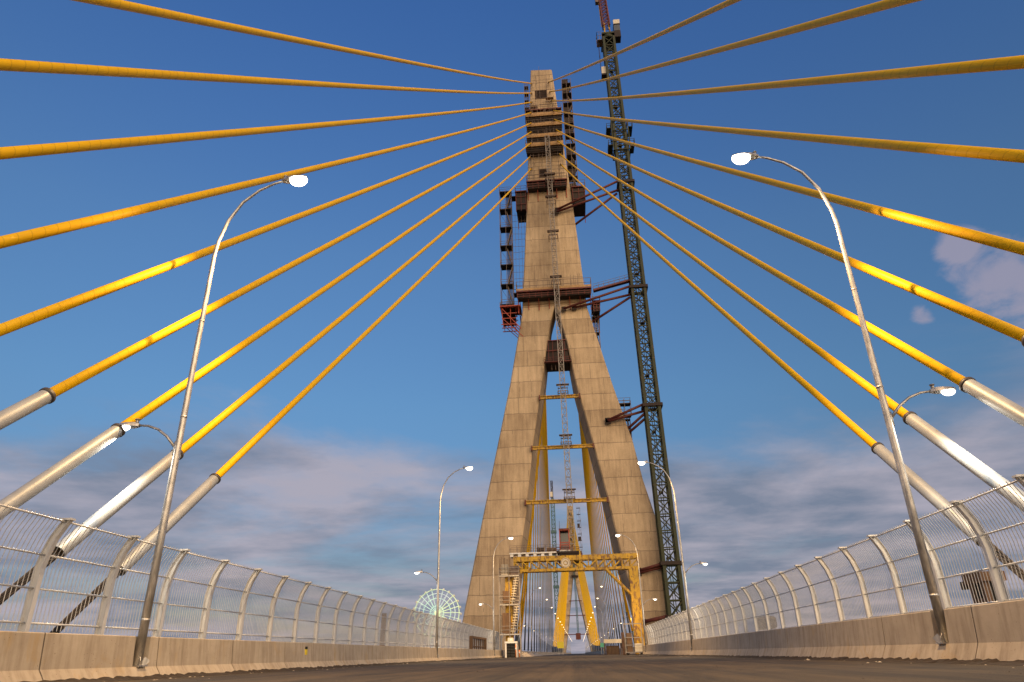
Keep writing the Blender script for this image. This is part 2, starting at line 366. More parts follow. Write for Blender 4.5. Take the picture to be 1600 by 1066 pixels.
    def build(s, name, mat, parent=None, loc=None, mods=None):
        me = bpy.data.meshes.new(name); me.from_pydata(s.v, [], s.f); me.update()
        if s.uv:
            ul = me.uv_layers.new(name='UVMap')
            for p in me.polygons:
                c = s.uv.get(p.index)
                if c:
                    for li, q in zip(p.loop_indices, c): ul.data[li].uv = q
        for p in me.polygons:
            if p.index in s.smooth: p.use_smooth = True
        me.materials.append(M[mat] if isinstance(mat, str) else mat)
        o = bpy.data.objects.new(name, me); COL.objects.link(o)
        if parent: o.parent = parent
        if loc: o.location = loc
        if mods: mods(o)
        return o
def bevel(w, seg=1):
    def f(o):
        m = o.modifiers.new('bevel', 'BEVEL'); m.width = w; m.segments = seg; m.limit_method = 'ANGLE'
    return f
def tag(o, label, cat, group=None, kind=None):
    o['label'] = label; o['category'] = cat
    if group: o['group'] = group
    if kind: o['kind'] = kind
    return o
def structure(o): o['kind'] = 'structure'; return o
def thing(name, label, cat, loc=(0, 0, 0), group=None):
    o = bpy.data.objects.new(name, None); o.empty_display_size = .5; COL.objects.link(o); o.location = loc
    return tag(o, label, cat, group)
def copy_tree(o, parent=None):
    c = o.copy(); COL.objects.link(c)
    if parent: c.parent = parent
    for ch in list(o.children): copy_tree(ch, c)
    return c

# ------------------------------------------------------------------ setting: ground, river, deck, road
XL, XR = -11.70, 8.90                 # road edges (barrier foot)
Y0, YT, Y2, YEND = -30.0, 130.0, 700.0, 1150.0
def setting():
    structure(MB().box(-9000, 9000, -3000, 14000, -16.0, -12.6).build('ground', 'ground'))
    structure(MB().box(-9000, 9000, -60, 900, -12.5, -12.0).build('river', 'river'))
    structure(MB().box(-15.4, 12.6, Y0, YEND, -2.6, -.06).build('bridge_deck', 'deck', mods=bevel(.3)))
    m = MB(); n = 60; ys = [Y0+(YEND-Y0)*k/n for k in range(n+1)]
    xs = [XL-.2, -6.5, -1.4, 3.8, XR+.2]; zz = [0.0, 0.0, 0.0, 0.0, 0.0]
    for y in ys:
        for x, z in zip(xs, zz): m.v.append((x, y, z))
    for k in range(n):
        for j in range(4): a = k*5+j; m.f.append((a, a+1, a+6, a+5))
    structure(m.build('road', 'asphalt'))
    for x0, x1 in ((-13.7, XL-.5), (XR+.5, 11.1)):
        structure(MB().box(x0, x1, Y0, YEND, -.05, .22).build('walkway', 'deck'))
    # ragged tar and dirt along the foot of each barrier
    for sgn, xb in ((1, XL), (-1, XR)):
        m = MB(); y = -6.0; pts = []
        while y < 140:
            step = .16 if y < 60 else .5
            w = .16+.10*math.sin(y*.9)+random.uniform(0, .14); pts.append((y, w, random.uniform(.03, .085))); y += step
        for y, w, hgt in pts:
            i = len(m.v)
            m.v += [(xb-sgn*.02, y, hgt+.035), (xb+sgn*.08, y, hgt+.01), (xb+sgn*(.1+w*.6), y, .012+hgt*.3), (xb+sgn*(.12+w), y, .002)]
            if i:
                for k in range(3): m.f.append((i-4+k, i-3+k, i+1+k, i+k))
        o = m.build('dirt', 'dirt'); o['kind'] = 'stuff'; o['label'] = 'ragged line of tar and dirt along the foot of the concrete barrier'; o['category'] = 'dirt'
        m = MB()
        for k in range(150):
            y = random.uniform(3, 110); x = xb+sgn*abs(random.gauss(.35, .5))+sgn*.12; r = random.uniform(.006, .03)
            if random.random() < .05: r *= 2.2
            i = len(m.v); pr = [Vector((x+r*random.uniform(.6, 1.5)*a, y+r*random.uniform(.6, 1.9)*b, .004)) for a, b in ((-1, -1), (1, -1), (1, 1), (-1, 1))]
            m.v += [tuple(p) for p in pr] + [(x, y, r*.8)]
            for q in range(4): m.f.append((i+q, i+(q+1) % 4, i+4))
        o = m.build('grit', 'stone'); o['kind'] = 'stuff'; o['label'] = 'loose grit scattered on the asphalt beside the barrier'; o['category'] = 'grit'
    m = MB(); rnd = random.Random(5)
    for k in range(420):
        y = 1.6+rnd.random()**2*45; x = rnd.uniform(XL+.4, XR-.4); r = rnd.uniform(.004, .013)
        if rnd.random() < .08: r *= 1.8
        i = len(m.v); m.v += [(x-r*rnd.uniform(.7, 1.6), y-r, .001), (x+r, y-r*rnd.uniform(.7, 1.6), .001), (x+r*1.2, y+r, .001), (x-r, y+r*1.3, .001), (x+r*.2, y, r*.9)]
        for q in range(4): m.f.append((i+q, i+(q+1) % 4, i+4))
    o = m.build('clods', 'dirt'); o['kind'] = 'stuff'; o['label'] = 'dark clods of dirt strewn over the dusty road'; o['category'] = 'dirt'
setting()

LAMP_L = [19.52+42.9*k for k in range(26)]
LAMP_R = [19.57+41.9*k for k in range(26)]
def barrier(side):
    sgn = 1 if side == 'L' else -1; xb = XL if side == 'L' else XR
    hb, ht = (.31, 1.07) if side == 'L' else (.43, 1.22)
    # profile: outward offset from the road edge, height
    prof = [(0, -.03), (0, .07), (.17, hb), (.235, ht-.02), (.255, ht), (.50, ht), (.52, -.03)]
    notch = [(0, -.03), (0, .07), (.17, hb), (.40, hb+.012), (.40, ht), (.50, ht), (.52, -.03)]
    def groove(p, d): return [(x+d, z) if 0 < i < 5 and z > 0 else (x, z) for i, (x, z) in enumerate(p)]
    st = []; lamps = LAMP_L if side == 'L' else LAMP_R
    for ly in lamps[:4]:
        for dy, p in ((-.36, prof), (-.33, notch), (.33, notch), (.36, prof)): st.append((ly+dy, p))
    y = -7.3 if side == 'L' else -8.1
    seal_y = []
    while y < YEND-5:
        if y < 160 and min(abs(y-l) for l in lamps[:4]) > .6: seal_y.append(y)
        step = (4.6 if side == 'L' else 5.2) if y < 200 else 24
        if min(abs(y-l) for l in lamps[:4]) > .6:
            w = .012 if y < 200 else .06
            st += [(y-w-.012, prof), (y-w, groove(prof, .03)), (y+w, groove(prof, .03)), (y+w+.012, prof)]
        y += step
    st += [(Y0, prof), (YEND-.5, prof)]; st.sort(key=lambda a: a[0])
    seals = []
    m = MB()
    for y, p in st: m.v += [(xb-sgn*a, y, z) for a, z in p]
    n = len(prof)
    for k in range(len(st)-1):
        for j in range(n-1):
            q = (k*n+j, k*n+j+1, (k+1)*n+j+1, (k+1)*n+j); m.f.append(q if sgn > 0 else q[::-1])
    o = m.build('concrete_barrier', 'barrier')
    tag(o, 'jointed concrete safety barrier along the %s edge of the road' % ('left' if side == 'L' else 'right'), 'barrier', 'concrete barriers')
    sm = MB(); w = .008
    for a, z in prof[1:5]: sm.v += [(xb-sgn*(a-.003), -w, z+.002), (xb-sgn*(a-.003), w, z+.002)]
    for j in range(3): sm.f.append((2*j, 2*j+1, 2*j+3, 2*j+2))
    s0 = sm.build('joint_seal', 'dirt', o, (0, seal_y[0], 0))
    for y in seal_y[1:]:
        c = s0.copy(); COL.objects.link(c); c.parent = o; c.location = (0, y, 0)
barrier('L'); barrier('R')

# ------------------------------------------------------------------ fences
def fence(side):
    sgn = 1 if side == 'L' else -1; X = -13.0 if side == 'L' else 10.5
    ystart, yend, sp = (-2.0, 128.0, 2.80) if side == 'L' else (-1.0, 113.5, 2.86)
    first = 16.35 if side == 'L' else 18.97
    while first-sp > ystart: first -= sp
    n = int((yend-first)/sp)
    prof = [(0, .2), (0, 1.3), (0, 2.1), (.015, 2.55), (.07, 2.87), (.19, 3.25), (.36, 3.56), (.44, 3.68)]
    s = 1.0 if side == 'L' else 1.025
    prof = [(a*sgn, z*s) for a, z in prof]
    t = thing('walkway_fence', 'pale steel railing fence with curved top beyond the %s barrier' % ('left' if side == 'L' else 'right'), 'fence', (X, first, 0), 'walkway fences')
    # post: H section following the curve
    m = MB()
    def strip(cx0, cx1, y0, y1):
        b = len(m.v)
        for a, z in prof:
            m.v += [(a+cx0, y0, z), (a+cx1, y0, z), (a+cx1, y1, z), (a+cx0, y1, z)]
        for k in range(len(prof)-1):
            for j in range(4):
                j2 = (j+1) % 4; m.f.append((b+k*4+j, b+k*4+j2, b+(k+1)*4+j2, b+(k+1)*4+j))
        m.f.append((b+3, b+2, b+1, b)); e = b+(len(prof)-1)*4; m.f.append((e, e+1, e+2, e+3))
    strip(-.098, -.086, -.07, .07); strip(.086, .098, -.07, .07); strip(-.085, .085, -.007, .007)
    m.box(-.17, .17, -.12, .12, .2, .225); a, z = prof[-1]; m.box(a-.14, a+.14, -.09, .09, z+.001, z+.05)
    post = m.build('post', 'fence', t)
    posts = [post]
    for k in range(1, n+1):
        c = post.copy(); COL.objects.link(c); c.parent = t; c.location = (0, sp*k, 0); posts.append(c)
    # one bay: rails and vertical bars
    m = MB()
    def at(z):
        for (a0, z0), (a1, z1) in zip(prof, prof[1:]):
            if z0 <= z <= z1: return a0+(a1-a0)*(z-z0)/(z1-z0)
        return prof[-1][0]
    zr = [1.32*s, 2.09*s, 2.86*s, 3.645*s]
    for z in zr: m.tube([(at(z), .03, z), (at(z), sp-.03, z)], .024, 6)
    rails = m
    bars = MB(); nb = 20
    for k in range(1, nb):
        y = sp*k/nb
        pts = [(at(z), y, z) for z in (1.16*s, 2.1*s, 2.55*s, 2.87*s, 3.25*s, 3.56*s, 3.71*s)]
        bars.tube(pts, .0108, 4, False)
    ra = rails.build('rails', 'fence', t); ba = bars.build('bar_panel', 'bar', t)
    for k in range(1, n):
        for o in (ra, ba):
            c = o.copy(); COL.objects.link(c); c.parent = t; c.location = (0, sp*k, 0)
fence('L'); fence('R')

# ------------------------------------------------------------------ street lamps
def make_lamp(far=False):
    """pole on the barrier toe, tall arm over the road (+x), short arm over the walkway (-x)"""
    t = thing('street_lamp', '', 'street lamp', (0, 0, 0), 'street lamps along the bridge')
    m = MB(); zb = 0.0
    m.tube([(0, 0, zb), (0, 0, 4), (0, 0, 8), (0, 0, 12.7), (.06, 0, 13.3), (.28, 0, 14.15), (.70, 0, 14.9), (1.25, 0, 15.38), (1.75, 0, 15.62), (2.1, 0, 15.72)],
           [.118, .104, .088, .066, .062, .056, .05, .045, .04, .04], 14)
    m.tube([(0, 0, 1.1), (0, 0, 1.16)], .121, 14); m.tube([(0, 0, 6.9), (0, 0, 6.96)], .099, 14); m.tube([(0, 0, 10.2), (0, 0, 10.25)], .083, 14)
    m.build('pole', 'galv', t)
    m = MB().box(-.19, .19, -.19, .19, -.02, .012)
    for k in range(4):
        a = k*math.pi/2+math.pi/4; c, s = math.cos(a), math.sin(a)
        m.bar((c*.1, s*.1, .13), (c*.24, s*.24, .03), .012, .22, (0, 0, 1)); m.tube([(c*.225, s*.225, 0), (c*.225, s*.225, .05)], .016, 6)
    m.build('base_plate', 'galv', t)
    m = MB(); m.tube([(-.08, 0, 5.72), (-.08, 0, 6.15)], .06, 8); m.tube([(-.08, 0, 5.95), (-.42, 0, 6.33), (-.75, 0, 6.57), (-1.1, 0, 6.70), (-1.42, 0, 6.73)], [.045, .042, .038, .036, .034], 10)
    m.build('walkway_arm', 'galv', t)
    def head(x0, z0, sg, ln, tilt, lm, nm):
        if far: lm = 'farlamp'; ln *= .8
        m = MB(); q = MB()
        secs = [(0, .06, .07), (.14, .14, .10), (ln*.45, .21, .085), (ln*.8, .19, .06), (ln, .09, .04)]
        b = len(m.v)
        for d, w, h in secs:
            zc = z0+d*tilt
            m.v += [(x0+sg*d, -w, zc-.02), (x0+sg*d, w, zc-.02), (x0+sg*d, w*.72, zc+h), (x0+sg*d, -w*.72, zc+h)]
        for k in range(len(secs)-1):
            for j in range(4):
                j2 = (j+1) % 4; f = (b+k*4+j, b+k*4+j2, b+(k+1)*4+j2, b+(k+1)*4+j); m.f.append(f)
        m.f.append((b, b+1, b+2, b+3)); e = b+4*(len(secs)-1); m.f.append((e+3, e+2, e+1, e))
        m.tube([(x0+sg*.10, 0, z0+.08), (x0+sg*.10, 0, z0+.2)], .05, 8); m.tube([(x0+sg*.10, 0, z0+.2), (x0+sg*.10, 0, z0+.225)], .075, 8)
        m.tube([(x0+sg*.12, 0, z0-.06), (x0+sg*.12, 0, z0-.02)], .03, 6)
        o = m.build(nm, 'galv', t)
        # domed lens under the head, swelled and rounded to imitate the lamp's glow
        nx, ny = 14, 6; wk = sg < 0; dc = ln*(.72 if wk else .66); ax_, ay_, az_ = (ln*.28, .13, .13) if wk else (ln*.36, .235, .25); zc = z0+dc*tilt-.03
        for j in range(ny+1):
            ph = math.pi/2*j/ny
            for i in range(nx):
                t_ = 2*math.pi*i/nx; q.v.append((x0+sg*(dc+ax_*math.cos(t_)*math.cos(ph)), ay_*math.sin(t_)*math.cos(ph), zc-az_*math.sin(ph)))
        for j in range(ny):
            for i in range(nx):
                i2 = (i+1) % nx; q.smooth.add(len(q.f)); q.f.append((j*nx+i, j*nx+i2, (j+1)*nx+i2, (j+1)*nx+i))
        q.build('lens', lm, o)
    head(2.05, 15.70, 1, .90, .10, 'lamp', 'road_luminaire'); head(-1.38, 6.71, -1, .70, .04, 'wlamp', 'walkway_luminaire')
    return t
proto = make_lamp(); far_proto = make_lamp(True)
def lamp_light(o, pos, power, col, size, tilt=0):
    ld = bpy.data.lights.new('lamp_light', 'SPOT'); ld.energy = power; ld.color = col; ld.spot_size = R_(size); ld.spot_blend = .7; ld.shadow_soft_size = .12
    lo = bpy.data.objects.new('lamp_light', ld); COL.objects.link(lo); lo.parent = o; lo.location = pos; lo.rotation_euler = (0, R_(tilt), 0)
WORD = ['nearest', 'second nearest', 'third nearest', 'fourth nearest']
first = [True, True]; near_lamps = []
for side, ys in (('L', LAMP_L), ('R', LAMP_R)):
    for k, y in enumerate(ys):
        fi = int(k >= 4); src = far_proto if fi else proto; o = src if first[fi] else copy_tree(src); first[fi] = False
        o.location = ((XL-.27, y, .335) if side == 'L' else (XR+.27, y, .45)); o.rotation_euler = (0, 0, 0 if side == 'L' else math.pi)
        sc = 1.02 if side == 'L' else .985
        o.scale = (sc, sc, sc)
        sd = 'left' if side == 'L' else 'right'
        if k < 4: o['label'] = '%s tall galvanised street lamp on the %s barrier, lit over road and walkway' % (WORD[k], sd)
        else:
            o['label'] = 'lit lamp in the far row on the %s barrier, beyond the concrete pylon' % sd; o['group'] = 'far lamps in the %s row' % sd
        if k < 4: near_lamps.append(o)
for o in near_lamps:
            lamp_light(o, (2.62, 0, 15.2), 9500, (1.0, .62, .27), 138, 0)
            lamp_light(o, (-1.84, 0, 6.25), 800, (1.0, .90, .72), 165, 0)

# ------------------------------------------------------------------ stay cables
ORD = ['lowest', 'second lowest', 'third lowest', 'fourth lowest', 'middle', 'fourth highest', 'third highest', 'second highest', 'topmost']
def stay(A, B, label, group, d0, d1, rc=.148, rp=.205, near=True, pipemat='pipe', seg=14, sag=.5, nside=14):
    """yellow sheathed stay from deck anchor B up to pylon anchor A; steel guide pipe between d0 and d1 metres from B"""
    A, B = Vector(A), Vector(B); ax = (A-B); Ln = ax.length; ax.normalize()
    def P(d):
        t = d/Ln; p = B+ax*d; p.z -= 4*sag*t*(1-t); return p-B
    t = thing('stay_cable', label, 'bridge cable', tuple(B), group)
    m = MB(); m.tube([P(d1-.25+(Ln-d1+.25)*k/seg) for k in range(seg+1)], rc, nside, True, True); m.build('sheath', 'sheath', t)
    m = MB()
    if near:
        m.tube([P(d0), P((d0+d1)/2), P(d1)], rp, 20, False); m.tube([P(d0), P(d1)], rp-.02, 20, False)
        mid = d0+1.3; q = P(mid); up = Vector((0, 0, -1)); m.tube([q+up*rp*.9, q+up*(rp+.05)], .04, 8)
    else: m.tube([P(d0), P(d1)], rp, 8)
    g = m.build('guide_pipe', pipemat, t)
    if near:
        m = MB(); m.tube([P(d1-.06), P(d1-.02), P(d1+.05), P(d1+.10)], [rp+.015, rp+.03, rp+.03, rp-.01], 20); m.build('collar', 'collar', g)
        m = MB(); m.tube([P(d0+.06), P(d0+.1)], rp-.025, 16); m.build('wedge_plate', 'brass', g)
        m = MB(); a = ax.orthogonal().normalized(); b = ax.cross(a)
        for k in range(19):
            if k == 0: o = Vector((0, 0, 0))
            elif k < 7: o = (a*math.cos(k*math.pi/3)+b*math.sin(k*math.pi/3))*.042
            else: o = (a*math.cos(k*math.pi/6)+b*math.sin(k*math.pi/6))*.084
            m.tube([P(0)+o*1.1, P(d0*.6)+o*1.1, P(d0+.08)+o*1.35], .0135, 5, False)
        m.build('strands', 'strand', t)
        m = MB(); m.tube([P(Ln-2.2), P(Ln-.2)], rc*1.25, 12); m.build('upper_sleeve', 'scaf', t)
BL = [(-4.77, 105.04, 18.21), (-4.96, 108.49, 15.14), (-4.52, 112.72, 11.98), (-4.41, 116.08, 8.85), (-4.32, 118.88, 5.69), (-4.21, 122.14, 2.70), (-4.10, 125.45, -.31), (-4.01, 128.39, -3.33), (-3.90, 131.59, -6.11)]
BR = [(2.07, 105.54, 17.94), (1.78, 108.81, 14.86), (1.51, 112.72, 11.56), (1.36, 116.10, 8.57), (1.04, 119.35, 5.50), (1.02, 122.21, 2.37), (.76, 125.35, -.64), (.49, 128.33, -3.51), (.31, 131.55, -6.39)]
for sd, tab, X in (('left', BL, -14.7), ('right', BR, 12.0)):
    for k, (x, z, y) in enumerate(tab):
        stay((x, YT-.1, z), (X, y, 0), '%s of the nine yellow near stay cables fanning out to the %s' % (ORD[k], sd), 'near stay cables on the %s' % sd,
             4.85 if k else 4.6, 10.4 + (.3 if k == 1 else 0))
# main span fans beyond the pylon
NM = 19
for sd, X, xt in (('left', -14.4, -3.2), ('right', 12.0, .6)):
    for k in range(NM):
        z = 98+34*k/(NM-1); yd = 168+262*k/(NM-1)
        stay((xt, YT+7.2, z), (X, yd, .2), 'thin yellow stay in the fan behind the pylon, anchored on the %s deck edge' % sd, 'main span stays on the %s' % sd,
             1.5, 9.0, .13, .2, False, 'dark_pipe', 4, .4, 8)
    for k, (xx, yy, zt) in enumerate(((-1.35, 146.0, 72.0), (-1.05, 149.5, 74.0)) if sd == 'left' else ((-.25, 146.0, 70.0), (-.2, 150.5, 73.0))):
        xd = (-12.3 if sd == 'left' else 11.2)-(-.25*k if sd == 'left' else -.3*k)
        stay((xx, YT+6.3, zt), (xd, yy, .2), '%s of two bright yellow steep stays inside the pylon opening, on its %s' % (('nearer', 'farther')[k], sd), 'steep stays in the pylon opening',
             1.0, 4.0, .21, .24, False, 'dark_pipe', 4, .1, 8)
# the far pylon's fans: towards us and away from us
for sd, X, xt in (('left', -14.4, -2.6), ('right', 12.0, -.1)):
    for k in range(NM):
        z = 98+34*k/(NM-1); yd = Y2-38-262*k/(NM-1)
        stay((xt, Y2-.2, z), (X, yd, .2), 'yellow stay of the far pylon in the sheet along its %s leg' % sd, 'far pylon stays on the %s' % sd,
             1.5, 9.0, .21, .24, False, 'dark_pipe', 3, .4, 6)

# ------------------------------------------------------------------ pylons
def pylon(y, label):
    t = thing('pylon', label, 'bridge tower', (0, y, 0), 'concrete pylons')
    D = 7.2
    lo = [(-24.6, -14.5), (-20.5, 5.6), (-17.0, 22.7), (-11.0, 50.7), (-8.06, 67.1)]; li = [(-.95, 68.6), (-2.15, 64.44), (-4.6, 50.36), (-6.85, 37.35), (-8.47, 24.79), (-11.1, 10.5), (-15.5, -14.5)]
    ro = [(14.6, -14.5), (11.5, 3.0), (10.51, 7.86), (8.59, 16.04), (7.94, 20.7), (7.0, 26.6), (4.99, 37.3), (2.4, 50.0), (1.08, 59.18), (-.11, 64.61), (-.93, 68.6)]
    ri = [(5.82, 67.1), (9.7, 49.6), (12.66, 37.47), (13.87, 29.93), (15.66, 22.15), (16.3, 9.7), (17.1, -14.5)]
    # fan quads so that each face stays planar: outer / inner split by height
    def inw(p, d): return [(x+d*min(1, max(0, (66-z)/22)), z) for x, z in p]
    MB().prism_y([(x, z) for x, z in reversed(lo + [(-8.0, 68.6)] + li)], 0, D, [(x, z) for x, z in reversed(lo + [(-8.0, 68.6)] + inw(li, .55))]).build('leg', 'tower', t, mods=bevel(.22))
    MB().prism_y([(x, z) for x, z in reversed(ro + [(5.7, 68.6)] + ri)], 0, D, [(x, z) for x, z in reversed(inw(ro, -.75) + [(5.7, 68.6)] + ri)]).build('leg', 'tower', t, mods=bevel(.22))
    MB().prism_y([(x, z) for x, z in reversed([(-8.0, 68.61), (-6.29, 94.7), (-4.07, 136.4), (1.32, 136.0), (4.27, 93.8), (5.7, 68.61)])], 0.0, D).build('shaft', 'tower', t, mods=bevel(.2))
    # rebar pockets on the shaft's near face; a raised black panel paints their shade
    for x0, x1, z0, z1 in ((-3.05, -.35, 126.5, 129.0), (-3.0, -1.05, 102.3, 104.4)):
        p = MB().box(x0, x1, -.03, .05, z0, z1).build('pocket_shade', 'black', t)
        m = MB().box(x0-.18, x1+.18, -.10, -.031, z0-.2, z0).box(x0-.18, x1+.18, -.10, -.031, z1, z1+.2).box(x0-.18, x0, -.10, -.031, z0, z1).box(x1, x1+.18, -.10, -.031, z0, z1)
        m.build('pocket_frame', 'brown', p); m = MB(); k = x0+.2
        while k < x1: m.bar((k, -.06, z0), (k, -.06, z1), .05); k += .3
        k = z0+.3
        while k < z1: m.bar((x0, -.09, k), (x1, -.09, k), .05); k += .5
        m.build('rebar', 'rebar', p)
    return t
pylon(YT, 'tall concrete pylon under construction astride the road, wrapped in platforms')
pylon(Y2, 'far concrete pylon seen small through the opening of the near one')

# ------------------------------------------------------------------ platforms, scaffolds
def rail(m, x0, x1, y, z, h=1.1, sp=1.5, r=.04):
    n = max(1, round((x1-x0)/sp))
    for k in range(n+1): x = x0+(x1-x0)*k/n; m.bar((x, y, z), (x, y, z+h), r*2)
    for f in (.5, 1.0): m.bar((x0, y, z+h*f), (x1, y, z+h*f), r*1.7)
def rail_y(m, x, y0, y1, z, h=1.1, sp=1.5, r=.04):
    n = max(1, round((y1-y0)/sp))
    for k in range(n+1): y = y0+(y1-y0)*k/n; m.bar((x, y, z), (x, y, z+h), r*2)
    for f in (.5, 1.0): m.bar((x, y0, z+h*f), (x, y1, z+h*f), r*1.7)
def platform(label, x0, x1, y0, y1, z, boxd, railh=1.2, deckm='red', boxm='form', group='work platforms on the pylon', brackets=True, clutter=0, fascia=None, ribm='red'):
    cx = (x0+x1)/2
    t = thing('work_platform', label, 'platform', (cx, y0, z), group); w = (x1-x0)/2; d = y1-y0
    m = MB().box(-w, w, 0, d, -.28, 0)
    n = max(2, round(2*w/1.1))
    for k in range(n+1): x = -w+.1+(2*w-.2)*k/n; m.bar((x, -.35, -.41), (x, d, -.41), .2, .25)
    m.build('deck', deckm, t)
    m = MB(); rail(m, -w, w, .05, 0, railh); rail_y(m, -w+.04, .1, d, 0, railh); rail_y(m, w-.04, .1, d, 0, railh)
    for k in range(int(w*1.2)):
        x = random.uniform(-w, w); m.bar((x, .06, -.3), (x+random.uniform(-.1, .1), .06, railh+random.uniform(.1, 1.3)), .07)
    m.build('railing', 'scaf', t)
    if fascia:
        m = MB(); x = -w
        while x < w-.2:
            q = min(w, x+random.uniform(1.6, 2.6)); m.box(x+.02, q-.02, -.05, 0, .02, fascia+random.uniform(-.08, .08)); x = q
        m.build('toe_board', 'wood', t)
    if boxd:
        m = MB(); k = -w+.25; iw = w-.2
        m.box(-iw, iw, .25, d, -.55-boxd, -.56)
        m.build('formwork_box', boxm, t)
        m = MB(); nn = max(2, round(2*w/1.3))
        for k in range(nn+1): x = -iw+2*iw*k/nn; m.bar((x, .16, -.6), (x, .16, -.6-boxd*random.uniform(.8, 1.15)), .14)
        for f in (.25, .7): m.bar((-iw, .05, -.6-boxd*f), (iw, .05, -.6-boxd*f), .12)
        m.build('formwork_ribs', ribm, t)
    if brackets:
        m = MB(); nn = max(1, round(2*w/2.4)); dz = (boxd or 0)+1.9
        for k in range(nn+1):
            x = -w+.3+(2*w-.6)*k/nn; zz = -.6-dz*random.uniform(.75, 1.1)
            m.bar((x, .12, -.5), (x, d-.1, zz), .11); m.bar((x, d-.06, -.5), (x, d-.06, zz-.7), .15)
        m.build('brackets', 'brightred', t)
    for k in range(clutter):
        x = random.uniform(-w*.9, w*.9); ww = random.uniform(.3, 1.2); hh = random.uniform(.3, 1.0)
        m = MB()
        if random.random() < .5: m.box(x-ww/2, x+ww/2, d*.35, d*.8, 0.002, hh)
        else:
            for q in range(5): m.bar((x-ww, d*.3+q*.12, .1+q*.06), (x+ww, d*.3+q*.13, .12+q*.05), .1)
        m.build('stacked_material', random.choice(['wood', 'scaf', 'form', 'white']), t)
    return t
def scaffold(label, x0, x1, y0, y1, z0, z1, lift, group='scaffold towers', mat='scaf', decks=True, infill=.0, stairs=True, name='scaffold_tower', deckmat='form', landing=None, sheet=False, links=()):
    t = thing(name, label, 'scaffold', ((x0+x1)/2, y0, z0), group); w = (x1-x0)/2; d = y1-y0; H = z1-z0
    m = MB()
    for x in (-w, 0, w):
        for y in (0, d): m.bar((x, y, 0), (x, y, H+random.uniform(.4, 1.6)), .085)
    n = max(1, round(H/lift)); lf = H/n
    for k in range(n+1):
        z = k*lf
        for dz in (0, .55, 1.1):
            if z+dz > H+1.2: continue
            for y in (0, d): m.bar((-w, y, z+dz), (w, y, z+dz), .06)
            for x in (-w, w): m.bar((x, 0, z+dz), (x, d, z+dz), .06)
    m.build('frame', mat, t)
    m = MB()
    for k in range(n):
        a, b = ((-w, w) if k % 2 else (w, -w)); m.bar((a, d, k*lf), (b, d, (k+1)*lf), .055); m.bar((-w, 0 if k % 2 else d, k*lf), (-w, d if k % 2 else 0, (k+1)*lf), .055)
    m.build('braces', mat, t)
    for z, ln in links:
        m = MB()
        for y in (.3, d-.3): m.bar((w, y, z), (w+ln, y, z), .16); m.bar((w, y, z+1), (w+ln, y, z+1), .07)
        m.box(w+.05, w+ln, .35, d-.35, z+.09, z+.16); m.build('link_bridge', 'form', t)
    if sheet:
        for k in range(n):
            m = MB()
            for q in range(22): m.bar((.12, d*.9, k*lf+lf*(q+.4)/22), (w-.05, d*.9, k*lf+lf*(q+.4)/22), .11, .07)
            for q in range(4): m.bar((.15+q*(w-.25)/3, d*.86, k*lf), (.15+q*(w-.25)/3, d*.86, k*lf+lf-.2), .06)
            m.build('ladder_panel', 'brown', t)
    if decks:
        for k in range(n+1):
            MB().box(-w+.05, w-.05, .05, d-.05, k*lf-.16, k*lf-.04).build('platform', landing or deckmat, t)
            if random.random() < infill: MB().box(-w*.9, w*random.uniform(.2, .9), d*.25, d*.75, k*lf, k*lf+lf*random.uniform(.35, .8)).build('mesh_panel', 'form', t)
    if stairs:
        for k in range(n):
            m = MB(); a, b = ((.1, w-.1) if k % 2 else (w-.1, .1)); ns = 9
            for y in (d*.35, d*.75): m.bar((a, y, k*lf), (b, y, (k+1)*lf), .05, .18)
            for q in range(1, ns): x = a+(b-a)*q/ns; m.box(x-.14, x+.14, d*.35, d*.75, k*lf+lf*q/ns-.03, k*lf+lf*q/ns)
            m.build('stair_flight', mat, t)
    return t
# climbing scaffold: four dark tiers wrapped round the shaft
for k, (z, x0, x1) in enumerate(((119.6, -5.75, 3.1), (116.5, -5.6, 3.0), (113.1, -5.7, 2.95), (110.4, -6.0, 3.0))):
    platform('%s dark plank tier of the scaffold band high on the pylon' % ('topmost', 'second', 'third', 'lowest')[k], x0, x1, YT-1.75, YT-.12, z, 1.5, 1.7, 'wood', 'form',
             'plank tiers round the top of the pylon', False, 4, .7, 'form')
platform('narrow plank tier at the top of the dark scaffold band on the pylon', -5.9, 3.1, YT-1.5, YT-.12, 121.8, 0, 1.3, 'red', 'form', 'plank tiers round the top of the pylon', False, 0)
# upper red platform: centre and two boxes at the sides
platform('dark red platform strip across the front of the pylon, between two hanging boxes', -6.1, 3.3, YT-1.9, YT-.12, 100.0, 1.5, 1.5, 'red', 'form', clutter=3)
platform('dark box platform hanging left of the shaft, at the upper red strip', -8.9, -6.2, YT-.6, YT+5, 98.4, 4.6, 1.3, 'red', 'form')
platform('dark box platform hanging right of the shaft, beside the upper crane ties', 4.2, 7.4, YT-.6, YT+5, 98.6, 4.2, 1.6, 'red', 'form')
